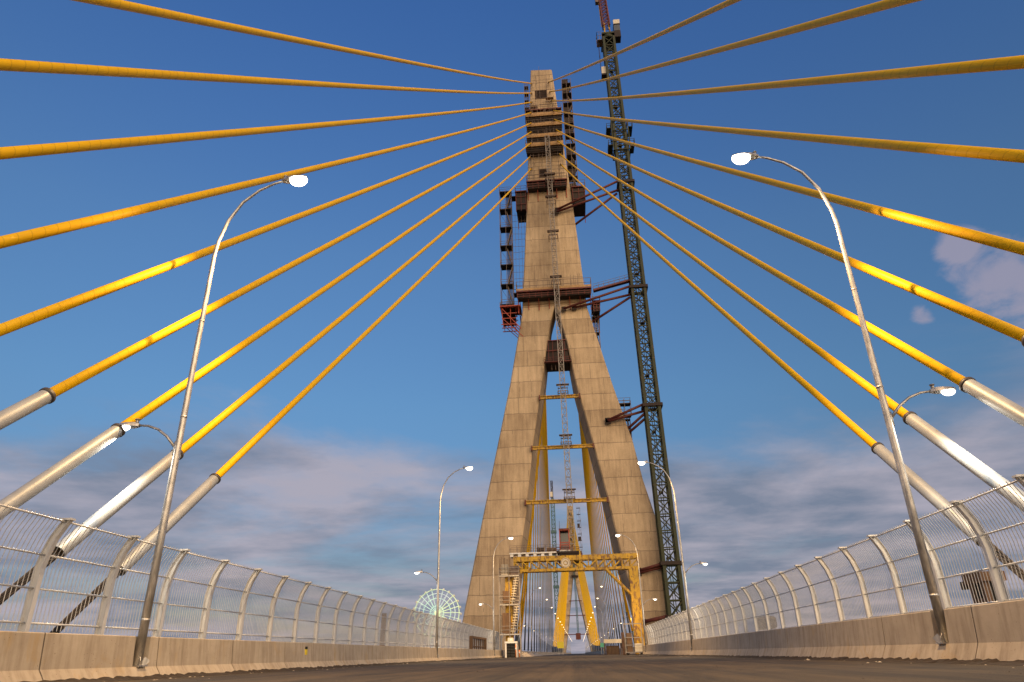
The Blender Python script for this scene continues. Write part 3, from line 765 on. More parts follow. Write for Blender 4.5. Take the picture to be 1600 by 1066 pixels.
# middle platform
platform('long red platform round the pylon where its two legs meet', -9.1, 6.9, YT-2.2, YT-.12, 71.0, 1.1, 2.2, 'red', 'form', clutter=12, fascia=.5)
platform('small dark platform on the right flank of the pylon below the long red one', 6.9, 8.6, YT-1, YT+5, 68.3, 1.9, .9, 'red', 'form')
platform('bright red bracket platform hanging off the left flank under the scaffold stair', -12.8, -8.4, YT-.5, YT+4, 68.6, 0, .8, 'brightred', 'form')
def red_brackets():
    t = thing('bracket_frame', 'red strut frame fixed to the left flank of the pylon under the scaffold', 'bracket', (-12, YT, 63)); m = MB()
    for y in (0, 1.8, 3.6):
        for dz in (0, 1.4, 2.6, 4.0): m.bar((-.3+dz*-.08, y, 5.3-dz), (3.0-dz*.15, y, 5.3-dz), .16)
        m.bar((-.6, y, 5.3), (3.6, y, .1), .17); m.bar((-.2, y, 2.6), (4.0, y, -1.8), .13); m.bar((-.5, y, 5.2), (-.2, y, 1.4), .13); m.bar((1.4, y, 5.3), (1.4, y, 1.5), .12)
    m.build('struts', 'brightred', t)
    m = MB()
    for dz in (0, 1.4, 2.6): m.box(-.4, 2.4, 0, 3.6, 5.32-dz-.1, 5.32-dz)
    m.build('planks', 'form', t)
red_brackets()
scaffold('tall stair scaffold hanging left of the shaft, open to the sky', -12.6, -9.9, YT, YT+2.4, 69.2, 99.0, 5.0, deckmat='form', infill=.0, sheet=True, links=((2.6, 3.5), (28.3, 1.4)))
scaffold('dark stair scaffold behind the right edge of the shaft top', 3.7, 6.0, YT+3.0, YT+5.4, 101.0, 134.0, 3.4, infill=.75)
scaffold('small scaffold cage on the right leg just under the junction', 6.7, 8.0, YT+1, YT+2.6, 58.0, 65.5, 3.2)
scaffold('small scaffold cage on the right leg beside the lower crane ties', 10.5, 13.0, YT+.6, YT+2.4, 43.2, 45.6, 2.4, stairs=False)
scaffold('narrow ladder cage running down the right leg below the crane ties', 11.6, 12.7, YT+1.6, YT+2.8, 34.0, 42.6, 2.9)
scaffold('thin scaffold standing against the left edge of the pylon top', -5.9, -4.9, YT+.5, YT+1.9, 119.8, 131.5, 2.4, infill=0, stairs=False)
def access_frame():
    t = thing('access_frame', 'thin pale tube frame clinging to the front of the shaft above the red strip', 'scaffold', (-1, YT-1.2, 101)); m = MB()
    for x, za, zb in ((-4.4, 0, 9), (-3.4, 0, 21), (-2.0, 0, 32), (.9, 0, 32), (2.6, 0, 30), (3.6, 0, 20), (-1.1, 3, 35)):
        m.bar((x, 0, za), (x*.86, 0, zb), .07)
    for z in (1.2, 2.4, 4.6, 6.8, 8.6, 22.2, 24.4, 27, 29.5, 32):
        w = 4.6-z*.06; m.bar((-w, 0, z), (w*.85, 0, z+random.uniform(-.1, .1)), .06)
        for x in (-w*.7, w*.6): m.bar((x, 0, z), (x, 1.05, z), .06)
    m.build('tubes', 'scaf', t)
    for x, z in ((-3.6, 22), (.4, 24.5), (-.8, 1.5)): MB().box(x, x+1.9, .1, .9, z, z+.14).build('plank', 'wood', t)
access_frame()
def net():
    t = thing('rebar_net', 'thin net of bars strung between the left scaffold and the shaft', 'net', (-9.8, YT+2, 70)); m = MB()
    for k in range(4): m.bar((.5+k*.75, 0, 3), (.6+k*.72, 0, 24), .05)
    for k in range(13): z = 3+k*1.7; m.bar((-.1, 0, z), (3.3, 0, z+random.uniform(-.3, .3)), .05)
    m.build('bars', 'scaf', t)
net()
def crossform():
    t = thing('crossbeam_formwork', 'dark formwork block wedged between the two legs under their junction', 'formwork', (-.95, YT+.3, 55.2))
    MB().prism_y([(-2.55, 0), (2.35, 0), (1.7, 4.9), (-1.95, 4.9)], 0, 5.5).build('shutter', 'form', t)
    m = MB(); m.box(-2.9, 2.7, -.8, -.05, -.3, -.15); rail(m, -2.9, 2.7, -.75, -.15, .9); m.bar((-2.3, -.2, 2.4), (2.1, -.2, 2.55), .2); m.bar((-2.0, -.2, 4.7), (1.8, -.2, 4.8), .2)
    for x in (-1.9, -1.0, .2, 1.4): m.bar((x, -.12, .1), (x, -.12, 4.6), .14)
    m.build('walers', 'red', t)
    m = MB(); 
    for x in (-1.4, -.6, .5): m.bar((x, 1, -.3), (x, 1, -1.4), .1)
    m.build('hangers', 'scaf', t)
crossform()

# ------------------------------------------------------------------ hoist mast, yellow ties, gantry
def hoist():
    t = thing('hoist_mast', 'grey lattice hoist mast climbing the front of the pylon to its scaffold', 'hoist', (-.1, 126.6, 15.2))
    top = (-.65, .6, 96.5); m = MB().lattice((0, 0, 0), top, .95, 1.5, .075, .045, .8, style='z'); m.build('mast', 'palescaf', t)
    for z in (11.2, 21.6, 31.9, 56.5, 68.0, 77.3, 83.5):
        x = top[0]*z/96.5; m = MB()
        for dz in (0, 1.1): m.box(x-1.0, x+1.0, -.75, -.69, z+dz-.08, z+dz+.08).box(x-1.0, x+1.0, .69, .75, z+dz-.08, z+dz+.08)
        for xx in (-1.0, 1.0): m.box(x+xx-.05, x+xx+.05, -.69, 1.9, z-.1, z+.1); m.bar((x+xx*.9, .7, z), (x+xx*.9, .7, z+1.4), .09)
        m.box(x-1.25, x+1.25, -.5, .5, z+1.5, z+1.6); m.build('wall_collar', 'scaf', t)
hoist()
for z, xa, xb, w in ((47.2, -4.95, 2.85, 'highest'), (36.85, -6.85, 4.85, 'middle'), (26.4, -8.4, 6.75, 'lowest')):
    t = thing('tie_beam', '%s of three yellow beams spanning between the pylon legs' % w, 'beam', (xa, YT-.7, z), 'yellow beams between the legs')
    m = MB(); L_ = xb-xa
    for dz in (-.28, .28): m.box(0, L_, 0, .5, dz-.07, dz+.07)
    m.box(0, L_, .22, .28, -.2, .2); k = 1.2
    while k < L_: m.box(k-.04, k+.04, .02, .48, -.2, .2); k += 1.6
    m.build('girder', 'amber', t)
    m = MB().box(-.25, 0, -.1, .65, -.5, .5).box(L_, L_+.25, -.1, .65, -.5, .5); m.build('end_plate', 'red', t)
def gantry():
    y = 115.0; xa, xb = -9.7, 10.3; z0, z1 = 12.35, 14.7
    t = thing('portal_gantry', 'yellow truss gantry spanning the road in front of the pylon', 'gantry', (0, y, 0))
    m = MB()
    for yy in (-.8, .8):
        m.box(xa, xb, yy-.14, yy+.14, z1-.75, z1); m.box(xa, xb, yy-.14, yy+.14, z0, z0+.42)
        n = 15
        for k in range(n+1):
            x = xa+(xb-xa-.2)*k/n+.1; m.box(x-.09, x+.09, yy-.1, yy+.1, z0+.42, z1-.75)
            if k < n:
                x2 = xa+(xb-xa-.2)*(k+1)/n+.1
                if k < 9: m.bar((x, yy, z1-.75), (x2, yy, z0+.42), .2, .16)
                else: m.bar((x, yy, z0+.42), (x2, yy, z1-.75), .34, .2)
    n = 10
    for k in range(n+1):
        x = xa+.1+(xb-xa-.2)*k/n
        for z in (z0+.1, z1-.2): m.box(x-.1, x+.1, -.66, .66, z-.1, z+.1)
        if k < n: m.bar((x, -.66, z0+.15), (x+(xb-xa)/n, .66, z0+.15), .12)
    m.build('truss', 'amber', t)
    for nm, x0, x1 in (('r', 8.55, 9.95), ('l', -11.1, -10.0)):
        m = MB()
        for yy in (-.8, .8):
            m.box(x0, x1, yy-.25, yy+.25, .1, z0-.002 if nm == 'r' else z0+.3)
        for k in range(9): m.bar((x0+.4, -.55, 1.2*k+.8), (x0+.4, .55, 1.2*k+2), .14); m.box(x0+.1, x1-.1, -.55, .55, 1.2*k+.75, 1.2*k+.85)
        if nm == 'r': m.bar((x0+.1, -.8, 8.6), (5.0, -.8, z0+.1), .35, .3); m.bar((x0+.1, .8, 8.6), (5.0, .8, z0+.1), .35, .3)
        else: m.bar((x1-.05, -.8, 11.2), (-8.4, -.8, z0+.1), .3)
        m.build('leg', 'amber', t)
    m = MB(); m.tube([(-1.35, -1.02, 13.55), (-1.35, -.95, 13.55)], .78, 36); e = m.build('emblem_plate', 'cream', t)
    m = MB().ring((-1.35, -1.03, 13.55), (0, 1, 0), .66, .035, 36); m.ring((-1.35, -1.03, 13.55), (0, 1, 0), .3, .05, 24)
    m.build('emblem_ring', 'amber', e)
    m = MB().box(-10.3, -1.9, -1.1, 1.1, z1+.42, z1+.62); k = -10.2
    while k < -2.2: m.box(k, k+.5, -1.0, 1.0, z1+.002, z1+.41); k += 1.25
    m.build('service_deck', 'white', t)
    m = MB(); rail(m, -10.3, -2.2, -1.05, z1+.62, 1.1, 1.2, .025); rail(m, -10.3, -2.2, 1.05, z1+.62, 1.1, 1.2, .025); m.build('railing', 'scaf', t)
gantry()
def on_gantry():
    zt = 15.325
    for k, (x0, x1, h, mt, lb) in enumerate(((-5.9, -4.7, .75, 'form', 'left of two dark crates on the gantry deck'), (-4.3, -2.8, .7, 'brown', 'right of two dark crates on the gantry deck, nearer the red cage'))):
        t = thing('crate', lb, 'crate', ((x0+x1)/2, 115, zt), 'crates on the gantry'); w = (x1-x0)/2
        MB().box(-w, w, -.6, .6, 0.0, h).build('body', mt, t); m = MB()
        for x in (-w, 0, w): m.bar((x, -.64, 0), (x, -.64, h), .08)
        m.bar((-w, -.68, h*.5), (w, -.68, h*.5), .07); m.build('battens', 'scaf', t)
    t = thing('hoist_platform', 'dark steel base platform under the red lift cage on the gantry', 'platform', (-1.0, 114.4, 14.72))
    m = MB().box(-1.7, 1.9, -.6, 12.8, .3, .6); 
    for y in (-.4, 2, 5, 8, 11): m.box(-1.6, 1.8, y, y+.3, 0.0, .3)
    m.build('beams', 'form', t); m = MB(); rail(m, -1.7, 1.9, -.55, .6, .6); m.build('railing', 'red', t)
    t = thing('lift_cage', 'open red lift cage standing on the gantry at the foot of the hoist mast', 'lift cage', (-1.35, 115, 15.33))
    m = MB()
    for x in (-.75, .75):
        for y in (-.8, .8): m.bar((x, y, .3), (x, y, 3.4), .14)
    for z in (.3, 1.0, 1.4, 3.35):
        for y in (-.8, .8): m.bar((-.8, y, z), (.8, y, z), .11)
        for x in (-.75, .75): m.bar((x, -.8, z), (x, .8, z), .11)
    m.build('frame', 'brightred', t)
    MB().box(-.85, .85, -.9, .9, 0.0, .24).build('floor', 'white', t); MB().box(-.85, .85, -.9, .9, 3.42, 3.6).build('roof', 'red', t)
    MB().box(-.68, .68, .72, .76, .32, 3.3).build('back_panel', 'glass', t); m = MB()
    for k in range(7): m.bar((-.66+k*.22, -.84, .3), (-.66+k*.22, -.84, 1.38), .04)
    m.build('gate', 'brightred', t); MB().tube([(-.7, 0, 3.6), (-.7, 0, 4.9)], .03, 6).build('antenna', 'scaf', t)
on_gantry()
def stair_tower():
    t = scaffold('pale stair scaffold climbing beside the left leg of the yellow gantry', -11.9, -8.75, 112.6, 114.0, 3.3, 11.8, 4.15, mat='palescaf', name='stair_tower', landing='white', stairs=False)
    w = 1.575
    for k in range(2):
        m = MB(); z = .0+k*4.25; ns = 11
        for y in (.25, 1.1): m.bar((.35, y, z), (1.2, y, z+4.2), .07, .22)
        for q in range(1, ns): m.box(.35+.85*q/ns-.36, .35+.85*q/ns+.36, .2, 1.15, z+4.2*q/ns-.05, z+4.2*q/ns+.05)
        m.build('stair_flight', 'cream', t)
    m = MB()
    for k in range(7): m.bar((-w+.1+k*.25, .2, 8.7), (-w+.1+k*.25+.05, .2, 10.9+random.uniform(0, .8)), .06)
    m.build('rebar_bundle', 'rebar', t)
    MB().box(-w+.3, -.2, .3, 1.0, 8.55, 10.2).build('tarpaulin_box', 'cream', t)
    MB().box(.2, w, .3, 1.0, 8.55, 9.9).build('tool_box', 'scaf', t)
    m = MB().box(-w+.4, .1, .4, 1.0, .1, 3.0).box(-w+.5, 0, .4, 1.0, 4.4, 6.2); m.build('stored_panels', 'brown', t)
    # legs of the stair down to the walkway
    m = MB()
    for x in (-w, 0, w):
        for y in (0, 1.4): m.bar((x, y, -3.1), (x, y, 0), .11)
    m.build('footing_posts', 'palescaf', t)
stair_tower()
def booth():
    t = thing('site_booth', 'small white booth with a dark opening at the foot of the stair scaffold', 'booth', (-10.1, 111.4, 0.02))
    m = MB().box(-.95, .95, 0, 1.4, 1.95, 2.2).box(-.9, -.68, .05, 1.3, 0, 1.95).box(.68, .9, .05, 1.3, 0, 1.95).box(-.68, .68, 1.2, 1.3, 0, 1.95); m.build('shell', 'white', t)
    m = MB(); 
    for k in range(9): m.box(-.67, .67, .14, .2, .05+k*.21, .22+k*.21)
    m.build('shutter', 'black', t)  # black slats stand in for the shade inside the booth's open front
    t = thing('generator_box', 'cream equipment box standing on top of the white booth', 'box', (-10.1, 111.9, 2.23))
    MB().box(-.55, .35, 0, .7, 0, .5).build('body', 'cream', t, mods=bevel(.04)); MB().box(-.2, .15, -.03, 0, .1, .4).build('panel', 'white', t)
    for x, lb in ((-8.85, 'taller orange and white delineator post by the booth'), (-8.35, 'shorter orange delineator post right of the booth')):
        t = thing('delineator_post', lb, 'post', (x, 105, 0), 'orange posts by the booth'); h = 1.7 if x < -8.5 else 1.0
        MB().tube([(0, 0, .06), (0, 0, h)], .09, 10).build('tube', 'orange', t); MB().tube([(0, 0, 0), (0, 0, .06)], .22, 12).build('foot', 'collar', t); MB().tube([(0, 0, h*.6), (0, 0, h*.75)], .095, 10).build('band', 'white', t)
booth()

# ------------------------------------------------------------------ tower crane beside the pylon
def crane():
    t = thing('tower_crane', 'green lattice tower crane tied to the right side of the near pylon', 'crane', (17.1, 128.0, -12.0))
    def X(z): return -(z)*.0065                      # the mast leans a touch towards the pylon
    H = 154.0
    m = MB().lattice((0, 0, 0), (X(H), 0, H), 2.55, 2.9, .28, .1, style='x'); m.build('mast', 'green', t)
    k = 4
    while k < H:
        d = -.2 if int(k/2) % 2 else .2; MB().box(X(k)+d-.4, X(k)+d+.4, -.4, .4, k, k+.33).build('rest_platform', 'form', t); k += 11.6
    m = MB(); m.bar((-.2, .5, 0), (X(H)-.2, .5, H), .12); m.bar((.2, .5, 0), (X(H)+.2, .5, H), .12); m.build('ladder', 'green', t)
    # climbing cage
    m = MB(); z0, z1 = 117.5, 126.0
    for x in (-1.9, 1.9):
        for y in (-1.9, 1.9): m.bar((X(z0)+x, y, z0), (X(z1)+x, y, z1), .22)
    for z in (z0, 120.3, 123.2, z1):
        for s in (-1, 1): m.bar((X(z)-1.9, s*1.9, z), (X(z)+1.9, s*1.9, z), .2); m.bar((X(z)+s*1.9, -1.9, z), (X(z)+s*1.9, 1.9, z), .2)
    for z in (119, 124):
        m.box(X(z)-3.0, X(z)-1.95, -1.8, 1.8, z, z+.15); m.box(X(z)+1.95, X(z)+3.0, -1.8, 1.8, z, z+.15)
        for s in (-1, 1): rail_y(m, X(z)+s*2.95, -1.8, 1.8, z+.15, 1.3); rail(m, min(X(z)+s*2, X(z)+s*3), max(X(z)+s*2, X(z)+s*3), -1.8, z+.15, 1.3, .8)
    m.build('climbing_cage', 'green', t)
    # slewing ring, cab, machinery, luffing jib
    z = H
    m = MB(); m.tube([(X(z), 0, z), (X(z), 0, z+1.0)], 1.5, 20); m.box(X(z)-1.6, X(z)+1.5, -1.5, 4.5, z+1.0, z+1.5); m.build('slewing_ring', 'green', t)
    m = MB().box(X(z)+1.5, X(z)+3.1, -1.6, .6, z-.6, z+1.6); m.build('cab', 'form', t, mods=bevel(.06)); MB().box(X(z)+1.45, X(z)+3.15, -1.65, .7, z+3.6, z+3.9).build('cab_roof', 'form', t)
    MB().box(X(z)+1.52, X(z)+3.08, -1.58, .6, z+1.62, z+3.58).build('cab_window', 'glass', t)
    MB().box(X(z)+1.5, X(z)+3.1, -1.7, -1.6, z+3.91, z+5.3).build('cab_sign', 'cream', t)
    m = MB(); rail(m, X(z)-2.9, X(z)-1.7, -1.2, z-.6, 2.6, .6); rail_y(m, X(z)-2.9, -1.2, 1.2, z-.6, 2.6); m.box(X(z)-2.9, X(z)-1.6, -1.2, 1.2, z-.75, z-.6); m.build('side_platform', 'scaf', t)
    m = MB(); m.bar((X(z)-.7, 0, z+1.5), (X(z)-.55, .6, z+7), .35); m.bar((X(z)+.7, 0, z+1.5), (X(z)+.55, .6, z+7), .35); m.build('jib_foot', 'amber', t)
    m = MB().lattice((X(z)-.05, .4, z+5.2), (X(z)-.9, 7.0, z+62), 1.7, 1.5, .14, .06, 1.4, style='x'); m.build('jib', 'red', t)
    m = MB(); m.bar((X(z)-1.25, .8, z+6), (X(z)-1.3, 3, z+26), .14); m.build('pendant', 'amber', t)
    m = MB().box(X(z)-2.2, X(z)-1.4, .5, 1.6, z+15, z+19); m.build('jib_winch', 'scaf', t)
    m = MB().box(X(130)-2.7, X(130)-1.45, -.9, .4, 142.2, 144.4); m.build('signal_box', 'cream', t); m = MB().box(X(130)-2.8, X(130)-1.4, -1, .5, 141.6, 142.0); rail_y(m, X(130)-2.75, -1, .5, 144.5, 8, 1.2); m.build('box_bracket', 'form', t)
    # frames where the ties grip the mast
    for zz in (108.6, 81.6, 55.6, 26.4, 17.6):
        m = MB()
        for s in (-1, 1): m.box(X(zz)-1.9, X(zz)+1.9, s*1.62-.2, s*1.62+.2, zz-.3, zz+.3); m.box(X(zz)+s*1.75-.2, X(zz)+s*1.75+.2, -1.42, 1.42, zz-.3, zz+.3)
        m.build('tie_collar', 'form', t)
crane()
for k, (lb, segs) in enumerate((
        ('dark red crane tie struts at the upper box platform', [((.6, 129.3, 92.3), (14.5, 127.2, 97.3)), ((.5, 129.2, 91.6), (14.7, 128.2, 95.7)), ((4.2, 131.5, 89.1), (14.4, 128.8, 95.2))]),
        ('dark red crane tie struts under the long middle platform', [((.8, 129.2, 66.8), (14.9, 127.3, 70.2)), ((3.0, 129.4, 67.0), (14.9, 128.4, 68.8)), ((6.0, 131.5, 64.0), (14.9, 128.8, 68.4))]),
        ('dark red crane tie struts low on the right leg', [((8.1, 129.4, 41.8), (15.2, 127.4, 44.1)), ((8.2, 129.4, 41.6), (15.2, 128.4, 43.0)), ((11.3, 131, 39.8), (15.2, 128.7, 42.5)), ((11.4, 132, 39.2), (15.2, 129.2, 41.6))]),
        ('upper of two rust red crane ties near the foot of the right leg', [((11.4, 129.7, 13.6), (15.4, 127.6, 14.4)), ((11.4, 129.7, 13.2), (15.4, 128.4, 14.0))]),
        ('lower of two rust red crane ties near the foot of the right leg', [((11.3, 129.7, 5.1), (15.4, 127.6, 5.8))]))):
    o0 = segs[0][0]; t = thing('crane_tie', lb, 'strut', o0, 'ties between crane and pylon'); m = MB()
    for p, q in segs: m.tube([Vector(p)-Vector(o0), Vector(q)-Vector(o0)], .26 if k < 4 else .3, 10)
    m.build('struts', 'red', t); m = MB()
    for p, q in segs:
        c = Vector(p)-Vector(o0); m.box(c.x-.5, c.x+.5, c.y-.1, c.y+.25, c.z-.5, c.z+.5)
    m.build('wall_shoe', 'form', t)
t = thing('gangway', 'red gangway with thin railings from the middle platform to the crane', 'gangway', (7.3, 128.6, 70.3)); m = MB(); m.bar((0, 0, 0), (7.9, -.4, 1.7), 1.0, .35); m.build('deck', 'red', t); m = MB()
for y in (-.5, .5):
    for k in range(8): f = k/7; m.bar((7.9*f, y-.4*f, .15+1.7*f), (7.9*f, y-.4*f, 1.4+1.7*f), .05)
    for h in (.8, 1.4): m.bar((0, y, h), (7.9, y-.4, h+1.7), .05)
m.build('railing', 'scaf', t)

# ------------------------------------------------------------------ ferris wheel beyond the river bank
def wheel():
    y = 600.0; hub = Vector((-115.5, y, 33.0)); r = 18.6
    t = thing('ferris_wheel', 'ferris wheel lit green and lime far behind the left fence', 'ferris wheel', (hub.x, y, -12.0)); o = Vector((0, 0, hub.z+12))
    for yy in (-1.5, 1.5):
        for rr, mt, nm in ((r, 'led_y', 'outer_rim'), (r*.82, 'led_w', 'inner_rim'), (r*.62, 'led_g', 'middle_rim'), (r*.3, 'led_g', 'hub_rim')):
            MB().ring(o+Vector((0, yy, 0)), (0, 1, 0), rr, .17, 48, 5).build(nm, mt, t)
    n = 24
    for k in range(n):
        a = 2*math.pi*k/n; d = Vector((math.cos(a), 0, math.sin(a)))
        mt = 'led_g' if math.pi*.55 < a < math.pi*1.3 else ('led_y' if a > math.pi*1.3 or a < .8 else 'led_w')
        m = MB().bar(o+d*1.5+Vector((0, -1.4, 0)), o+d*(r*1.06)+Vector((0, -1.4, 0)), .24); m.bar(o+d*1.5+Vector((0, 1.4, 0)), o+d*(r*1.06)+Vector((0, 1.4, 0)), .24)
        if k % 2 == 0:
            a2 = a+math.pi/n; d2 = Vector((math.cos(a2), 0, math.sin(a2))); m.bar(o+d2*r*.62, o+d*r*.82, .18); m.bar(o+d2*r*.3, o+d*r*.62, .18)
        m.build('spoke', mt, t)
        c = o+d*(r*1.08); g = MB().box(c.x-.8, c.x+.8, c.y-.9, c.y+.9, c.z-1.9, c.z-.2).build('cabin', 'white', t, mods=bevel(.3))
    m = MB()
    for s in (-1, 1):
        for e in (-1, 1): m.bar(o+Vector((0, s*3, 0)), Vector((e*13, s*9, 0)), .9)
    m.build('support_leg', 'white', t)
    m = MB()
    for e in (-1, 1):
        for z in (8, 16, 24): w = 13*(1-z/45); m.bar((-w, -6, z), (w, -6, z), .35); m.bar((-w, -6, z), (w*.8, -5, z+8), .3); m.bar((w, -6, z), (-w*.8, -5, z+8), .3)
    m.build('bracing', 'led_w', t)
    MB().tube([o+Vector((0, -4, 0)), o+Vector((0, 4, 0))], 1.4, 16).build('hub', 'led_y', t)
wheel()

# ------------------------------------------------------------------ far crane and hoist by the far pylon
t = thing('tower_crane', 'thin blue green crane mast rising beside the far pylon', 'crane', (-19.0, Y2+2, -12)); MB().lattice((0, 0, 0), (0.6, 0, 152), 3.4, 4.2, .42, .2, style='z').build('mast', 'teal', t)
MB().box(-1.0, 2.4, -2, 2, 152, 156).build('slewing_ring', 'teal', t); MB().box(-1.6, 1.0, -2, 2, 158, 163).build('cab', 'cream', t); MB().lattice((.4, 0, 156), (.2, 8, 176), 1.8, 3, .3, .16, style='z').build('jib', 'form', t)
for z in (70, 98, 122): MB().box(-2.4, 3.2, -2.4, 2.4, z, z+2.5).build('mast_platform', 'teal', t)
t = thing('crane_tie', 'thin dark tie from the blue green crane to the far pylon', 'strut', (-17, Y2+2, 92.5), 'ties at the far pylon'); MB().bar((0, 0, 0), (11, 0, 2), .9).build('struts', 'form', t)
scaffold('dark zigzag scaffold against the right edge of the far pylon', 5.2, 9.0, Y2+1, Y2+4, 70.0, 134.0, 6.5, 'far scaffolds', infill=.4)
t = thing('work_platform', 'dark platform round the far pylon where its legs meet', 'platform', (-1, Y2-3, 88), 'far pylon platforms'); MB().box(-9, 9, 0, 2.6, 0, 2.0).build('deck', 'red', t); m = MB(); rail(m, -9, 9, 0, 2, 2.5, 3, .2); m.build('railing', 'scaf', t)
t = thing('hoist_mast', 'thin hoist mast hanging in the opening of the far pylon', 'hoist', (.2, Y2-2, 12)); MB().lattice((0, 0, 0), (-.6, 0, 68), 1.3, 3, .25, .12, style='z').build('mast', 'teal', t); MB().box(-2.4, 2.2, -1, 1, 0, 5.5).build('cage', 'red', t); MB().box(-3.5, 3.0, -1, 1, 55, 57).build('wall_collar', 'form', t)
for z, w, lb in ((16.5, 24, 'lowest'), (33, 17, 'middle'), (46, 12, 'highest')):
    t = thing('tie_beam', '%s thin dark beam across the opening of the far pylon' % lb, 'beam', (-.8, Y2-.6, z), 'beams of the far pylon'); MB().box(-w/2, w/2, 0, .5, -.35, .35).build('girder', 'red', t)

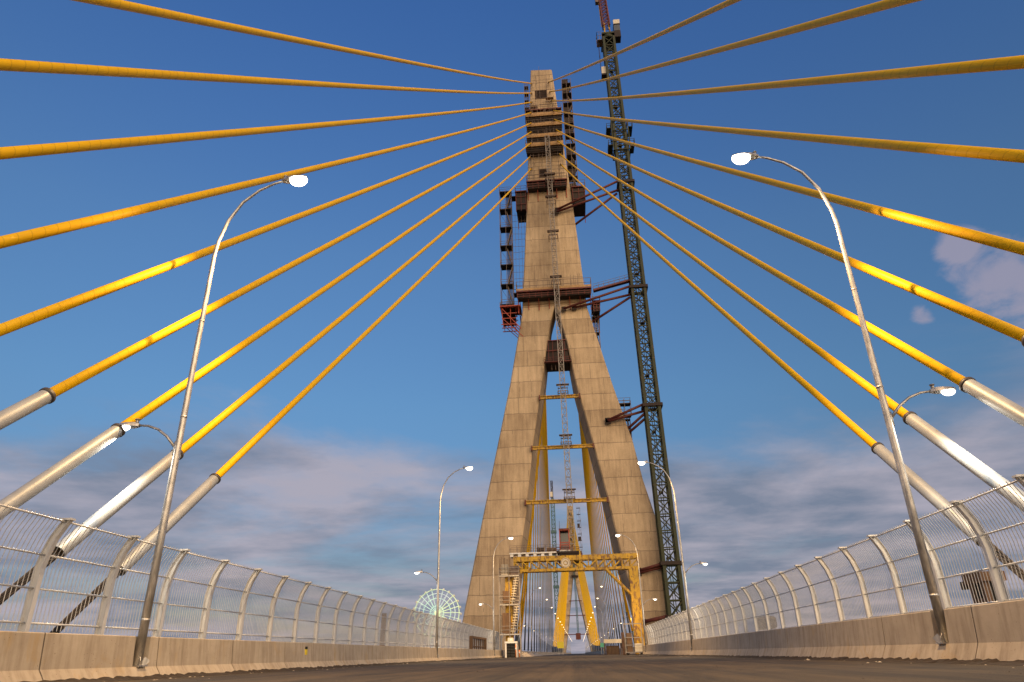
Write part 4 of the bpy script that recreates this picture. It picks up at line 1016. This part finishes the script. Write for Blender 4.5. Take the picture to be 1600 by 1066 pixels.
# ------------------------------------------------------------------ small things near the road
def small():
    # reflector plate on the left barrier
    t = thing('reflector_plate', 'small yellow plate with a black top fixed to the left barrier', 'reflector', (XL-.212, 31.9, .58))
    MB().box(0, .02, -.14, .14, 0, .22).build('plate', 'signyellow', t); MB().box(0, .022, -.12, .12, .225, .33).build('cap', 'black', t); MB().tube([(.021, 0, .11), (.03, 0, .11)], .07, 14).build('lens', 'signyellow', t)
    # timber hut behind the right fence
    t = thing('site_hut', 'brown timber hut with a black opening behind the right fence', 'hut', (13.0, 24.8, 0.02))
    m = MB().box(0, .09, -.45, -.3, 0, 2.2).box(0, .09, .3, .42, 0, 2.2).box(.5, .58, -.45, .42, 0, 2.2).box(0, .09, -.3, .3, 0, 1.72).box(.09, .5, .34, .42, 0, 2.2).box(.09, .18, -.45, -.37, 0, 2.2); m.build('frame', 'brown', t)
    m = MB().box(-.08, .68, -.58, .54, 2.21, 2.5)
    for k in range(6): y = -.58+k*.19; m.box(-.11, -.081, y, y+.15, 2.19, 2.53)
    m.build('roof', 'brown', t); MB().box(.12, .48, -.36, .33, .01, 2.2).build('opening', 'black', t); MB().box(-.05, .1, .55, .85, 2.05, 2.3).build('lamp_box', 'form', t)  # solid black block stands in for the shade inside the hut
    # brown gate in the left fence
    t = thing('site_gate', 'rust brown barred gate frame standing behind the left barrier', 'gate', (-12.82, 95.2, .22)); m = MB()
    for y in (-6.6, 6.6): m.box(-.2, .2, y-.35, y+.35, 0, 2.35)
    m.box(-.15, .15, -6.24, 6.24, 2.1, 2.35); m.build('frame', 'brown', t); m = MB(); k = -5.6
    while k < 6: m.box(-.05, .05, k-.18, k+.18, 0, 2.1); k += 1.9
    m.bar((0, -6.2, 1.2), (0, 6.2, 1.2), .1); m.build('bars', 'brown', t)
    # stake and wrapped box seen through the fences
    t = thing('timber_stake', 'thin dark stake leaning on the walkway behind the left fence', 'stake', (-13.5, 50.4, .22)); MB().bar((0, 0, 0), (.05, .1, 3.0), .3, .22).build('post', 'brown', t); MB().box(-.3, .3, -.3, .3, 0, .08).build('foot', 'form', t)
    t = thing('wrapped_box', 'small wrapped box on a stand behind the right fence', 'box', (11.3, 45.5, .22)); MB().box(-.3, .3, -.8, .8, 0, 1.25).build('stand', 'deck', t); MB().box(-.4, .4, -.9, .9, 1.26, 1.95).build('cover', 'form', t, mods=bevel(.12))
    # trolley frame by the gantry's right leg
    t = thing('equipment_trolley', 'steel trolley frame loaded with gear at the foot of the gantry leg', 'trolley', (7.9, 107.4, 0)); m = MB()
    for x in (-1.25, 1.25):
        for y in (0, 1.6): m.bar((x, y, .35), (x, y, 4.2 if y else 2.3), .1)
    for z in (.35, 1.3, 2.3): m.bar((-1.25, 0, z), (1.25 if z < 2 else -.2, 0, z), .09); m.bar((-1.25, 1.6, z), (1.25, 1.6, z), .09)
    m.bar((-1.25, 1.6, 4.15), (1.25, 1.6, 4.15), .14); m.build('frame', 'palescaf', t)
    MB().box(-1.35, 1.35, -.15, 1.75, .3, .42).build('bed', 'palescaf', t)
    for x in (-.95, .95):
        m = MB()
        for y in (.1, 1.4): m.tube([(x-.09, y, .2), (x+.09, y, .2)], .2, 12)
        m.build('wheel', 'collar', t)
    MB().box(.05, 1.15, .3, 1.4, .43, 1.5).build('load', 'cream', t); MB().box(-1.0, -.25, .3, 1.3, .43, 2.9).build('load', 'brown', t); MB().box(-1.7, -1.35, .5, 1.6, .02, 3.0).build('load', 'rebar', t)
    for k, (x, y, z, h, mt, lb) in enumerate(((7.0, 112, .0, 1.6, 'rebar', 'rusty bundle stacked beside the trolley'), (6.6, 150, 0, 2.7, 'cream', 'cream canopy shelter on the right edge past the gantry'))):
        t = thing('site_shelter' if k else 'steel_bundle', lb, 'shelter' if k else 'bundle', (x, y, z)); m = MB()
        if k == 0:
            for q in range(12): m.bar((-.5+.09*q, -1.5, .08+.11*(q % 4)), (-.45+.09*q, 1.6, .09+.12*(q % 4)), .09)
            m.build('bars', mt, t)
        else:
            m.box(-1.6, 1.9, -1.2, 1.2, h-.6, h+.1); m.build('canopy', mt, t); m = MB()
            for xx in (-1.5, 1.7):
                for yy in (-1, 1): m.bar((xx, yy, 0), (xx, yy, h-.6), .1)
            m.build('posts', 'brown', t); MB().box(-1.2, 1.4, -.6, .8, .02, 1.6).build('counter', 'brown', t)
    for x, mt, lb, w in ((-5.5, 'signyellow', 'yellow site sign on two legs far down the left lane', 1.0), (7.1, 'signgreen', 'green site sign on two legs far down the right lane', .62)):
        t = thing('road_sign', lb, 'sign', (x, 228, 0), 'site signs down the road'); MB().box(-w, w, 0, .06, 1.9, 3.7 if w > .9 else 3.1).build('panel', mt, t); m = MB()
        for s in (-.6, .6): m.box(s*w-.05, s*w+.05, .07, .17, 0, 3.4 if w > .9 else 3.0)
        m.build('legs', 'galv', t)
    # mounds of sand by the far left barrier
    m = MB(); n = 40
    for k in range(n+1):
        y = 118+k*2.1
        hgt = .25+.75*abs(math.sin(k*.33))*(.7+.3*math.sin(k*1.7)); m.v += [(-11.65, y, .01), (-11.2, y, hgt*.8), (-10.7, y, hgt), (-9.7, y, .01)]
        if k:
            for q in range(3): a = (k-1)*4+q; m.f.append((a, a+1, a+5, a+4))
    o = m.build('sand', 'barrier'); o['kind'] = 'stuff'; o['label'] = 'low heaps of sandy spoil along the left barrier past the gantry'; o['category'] = 'sand'
small()
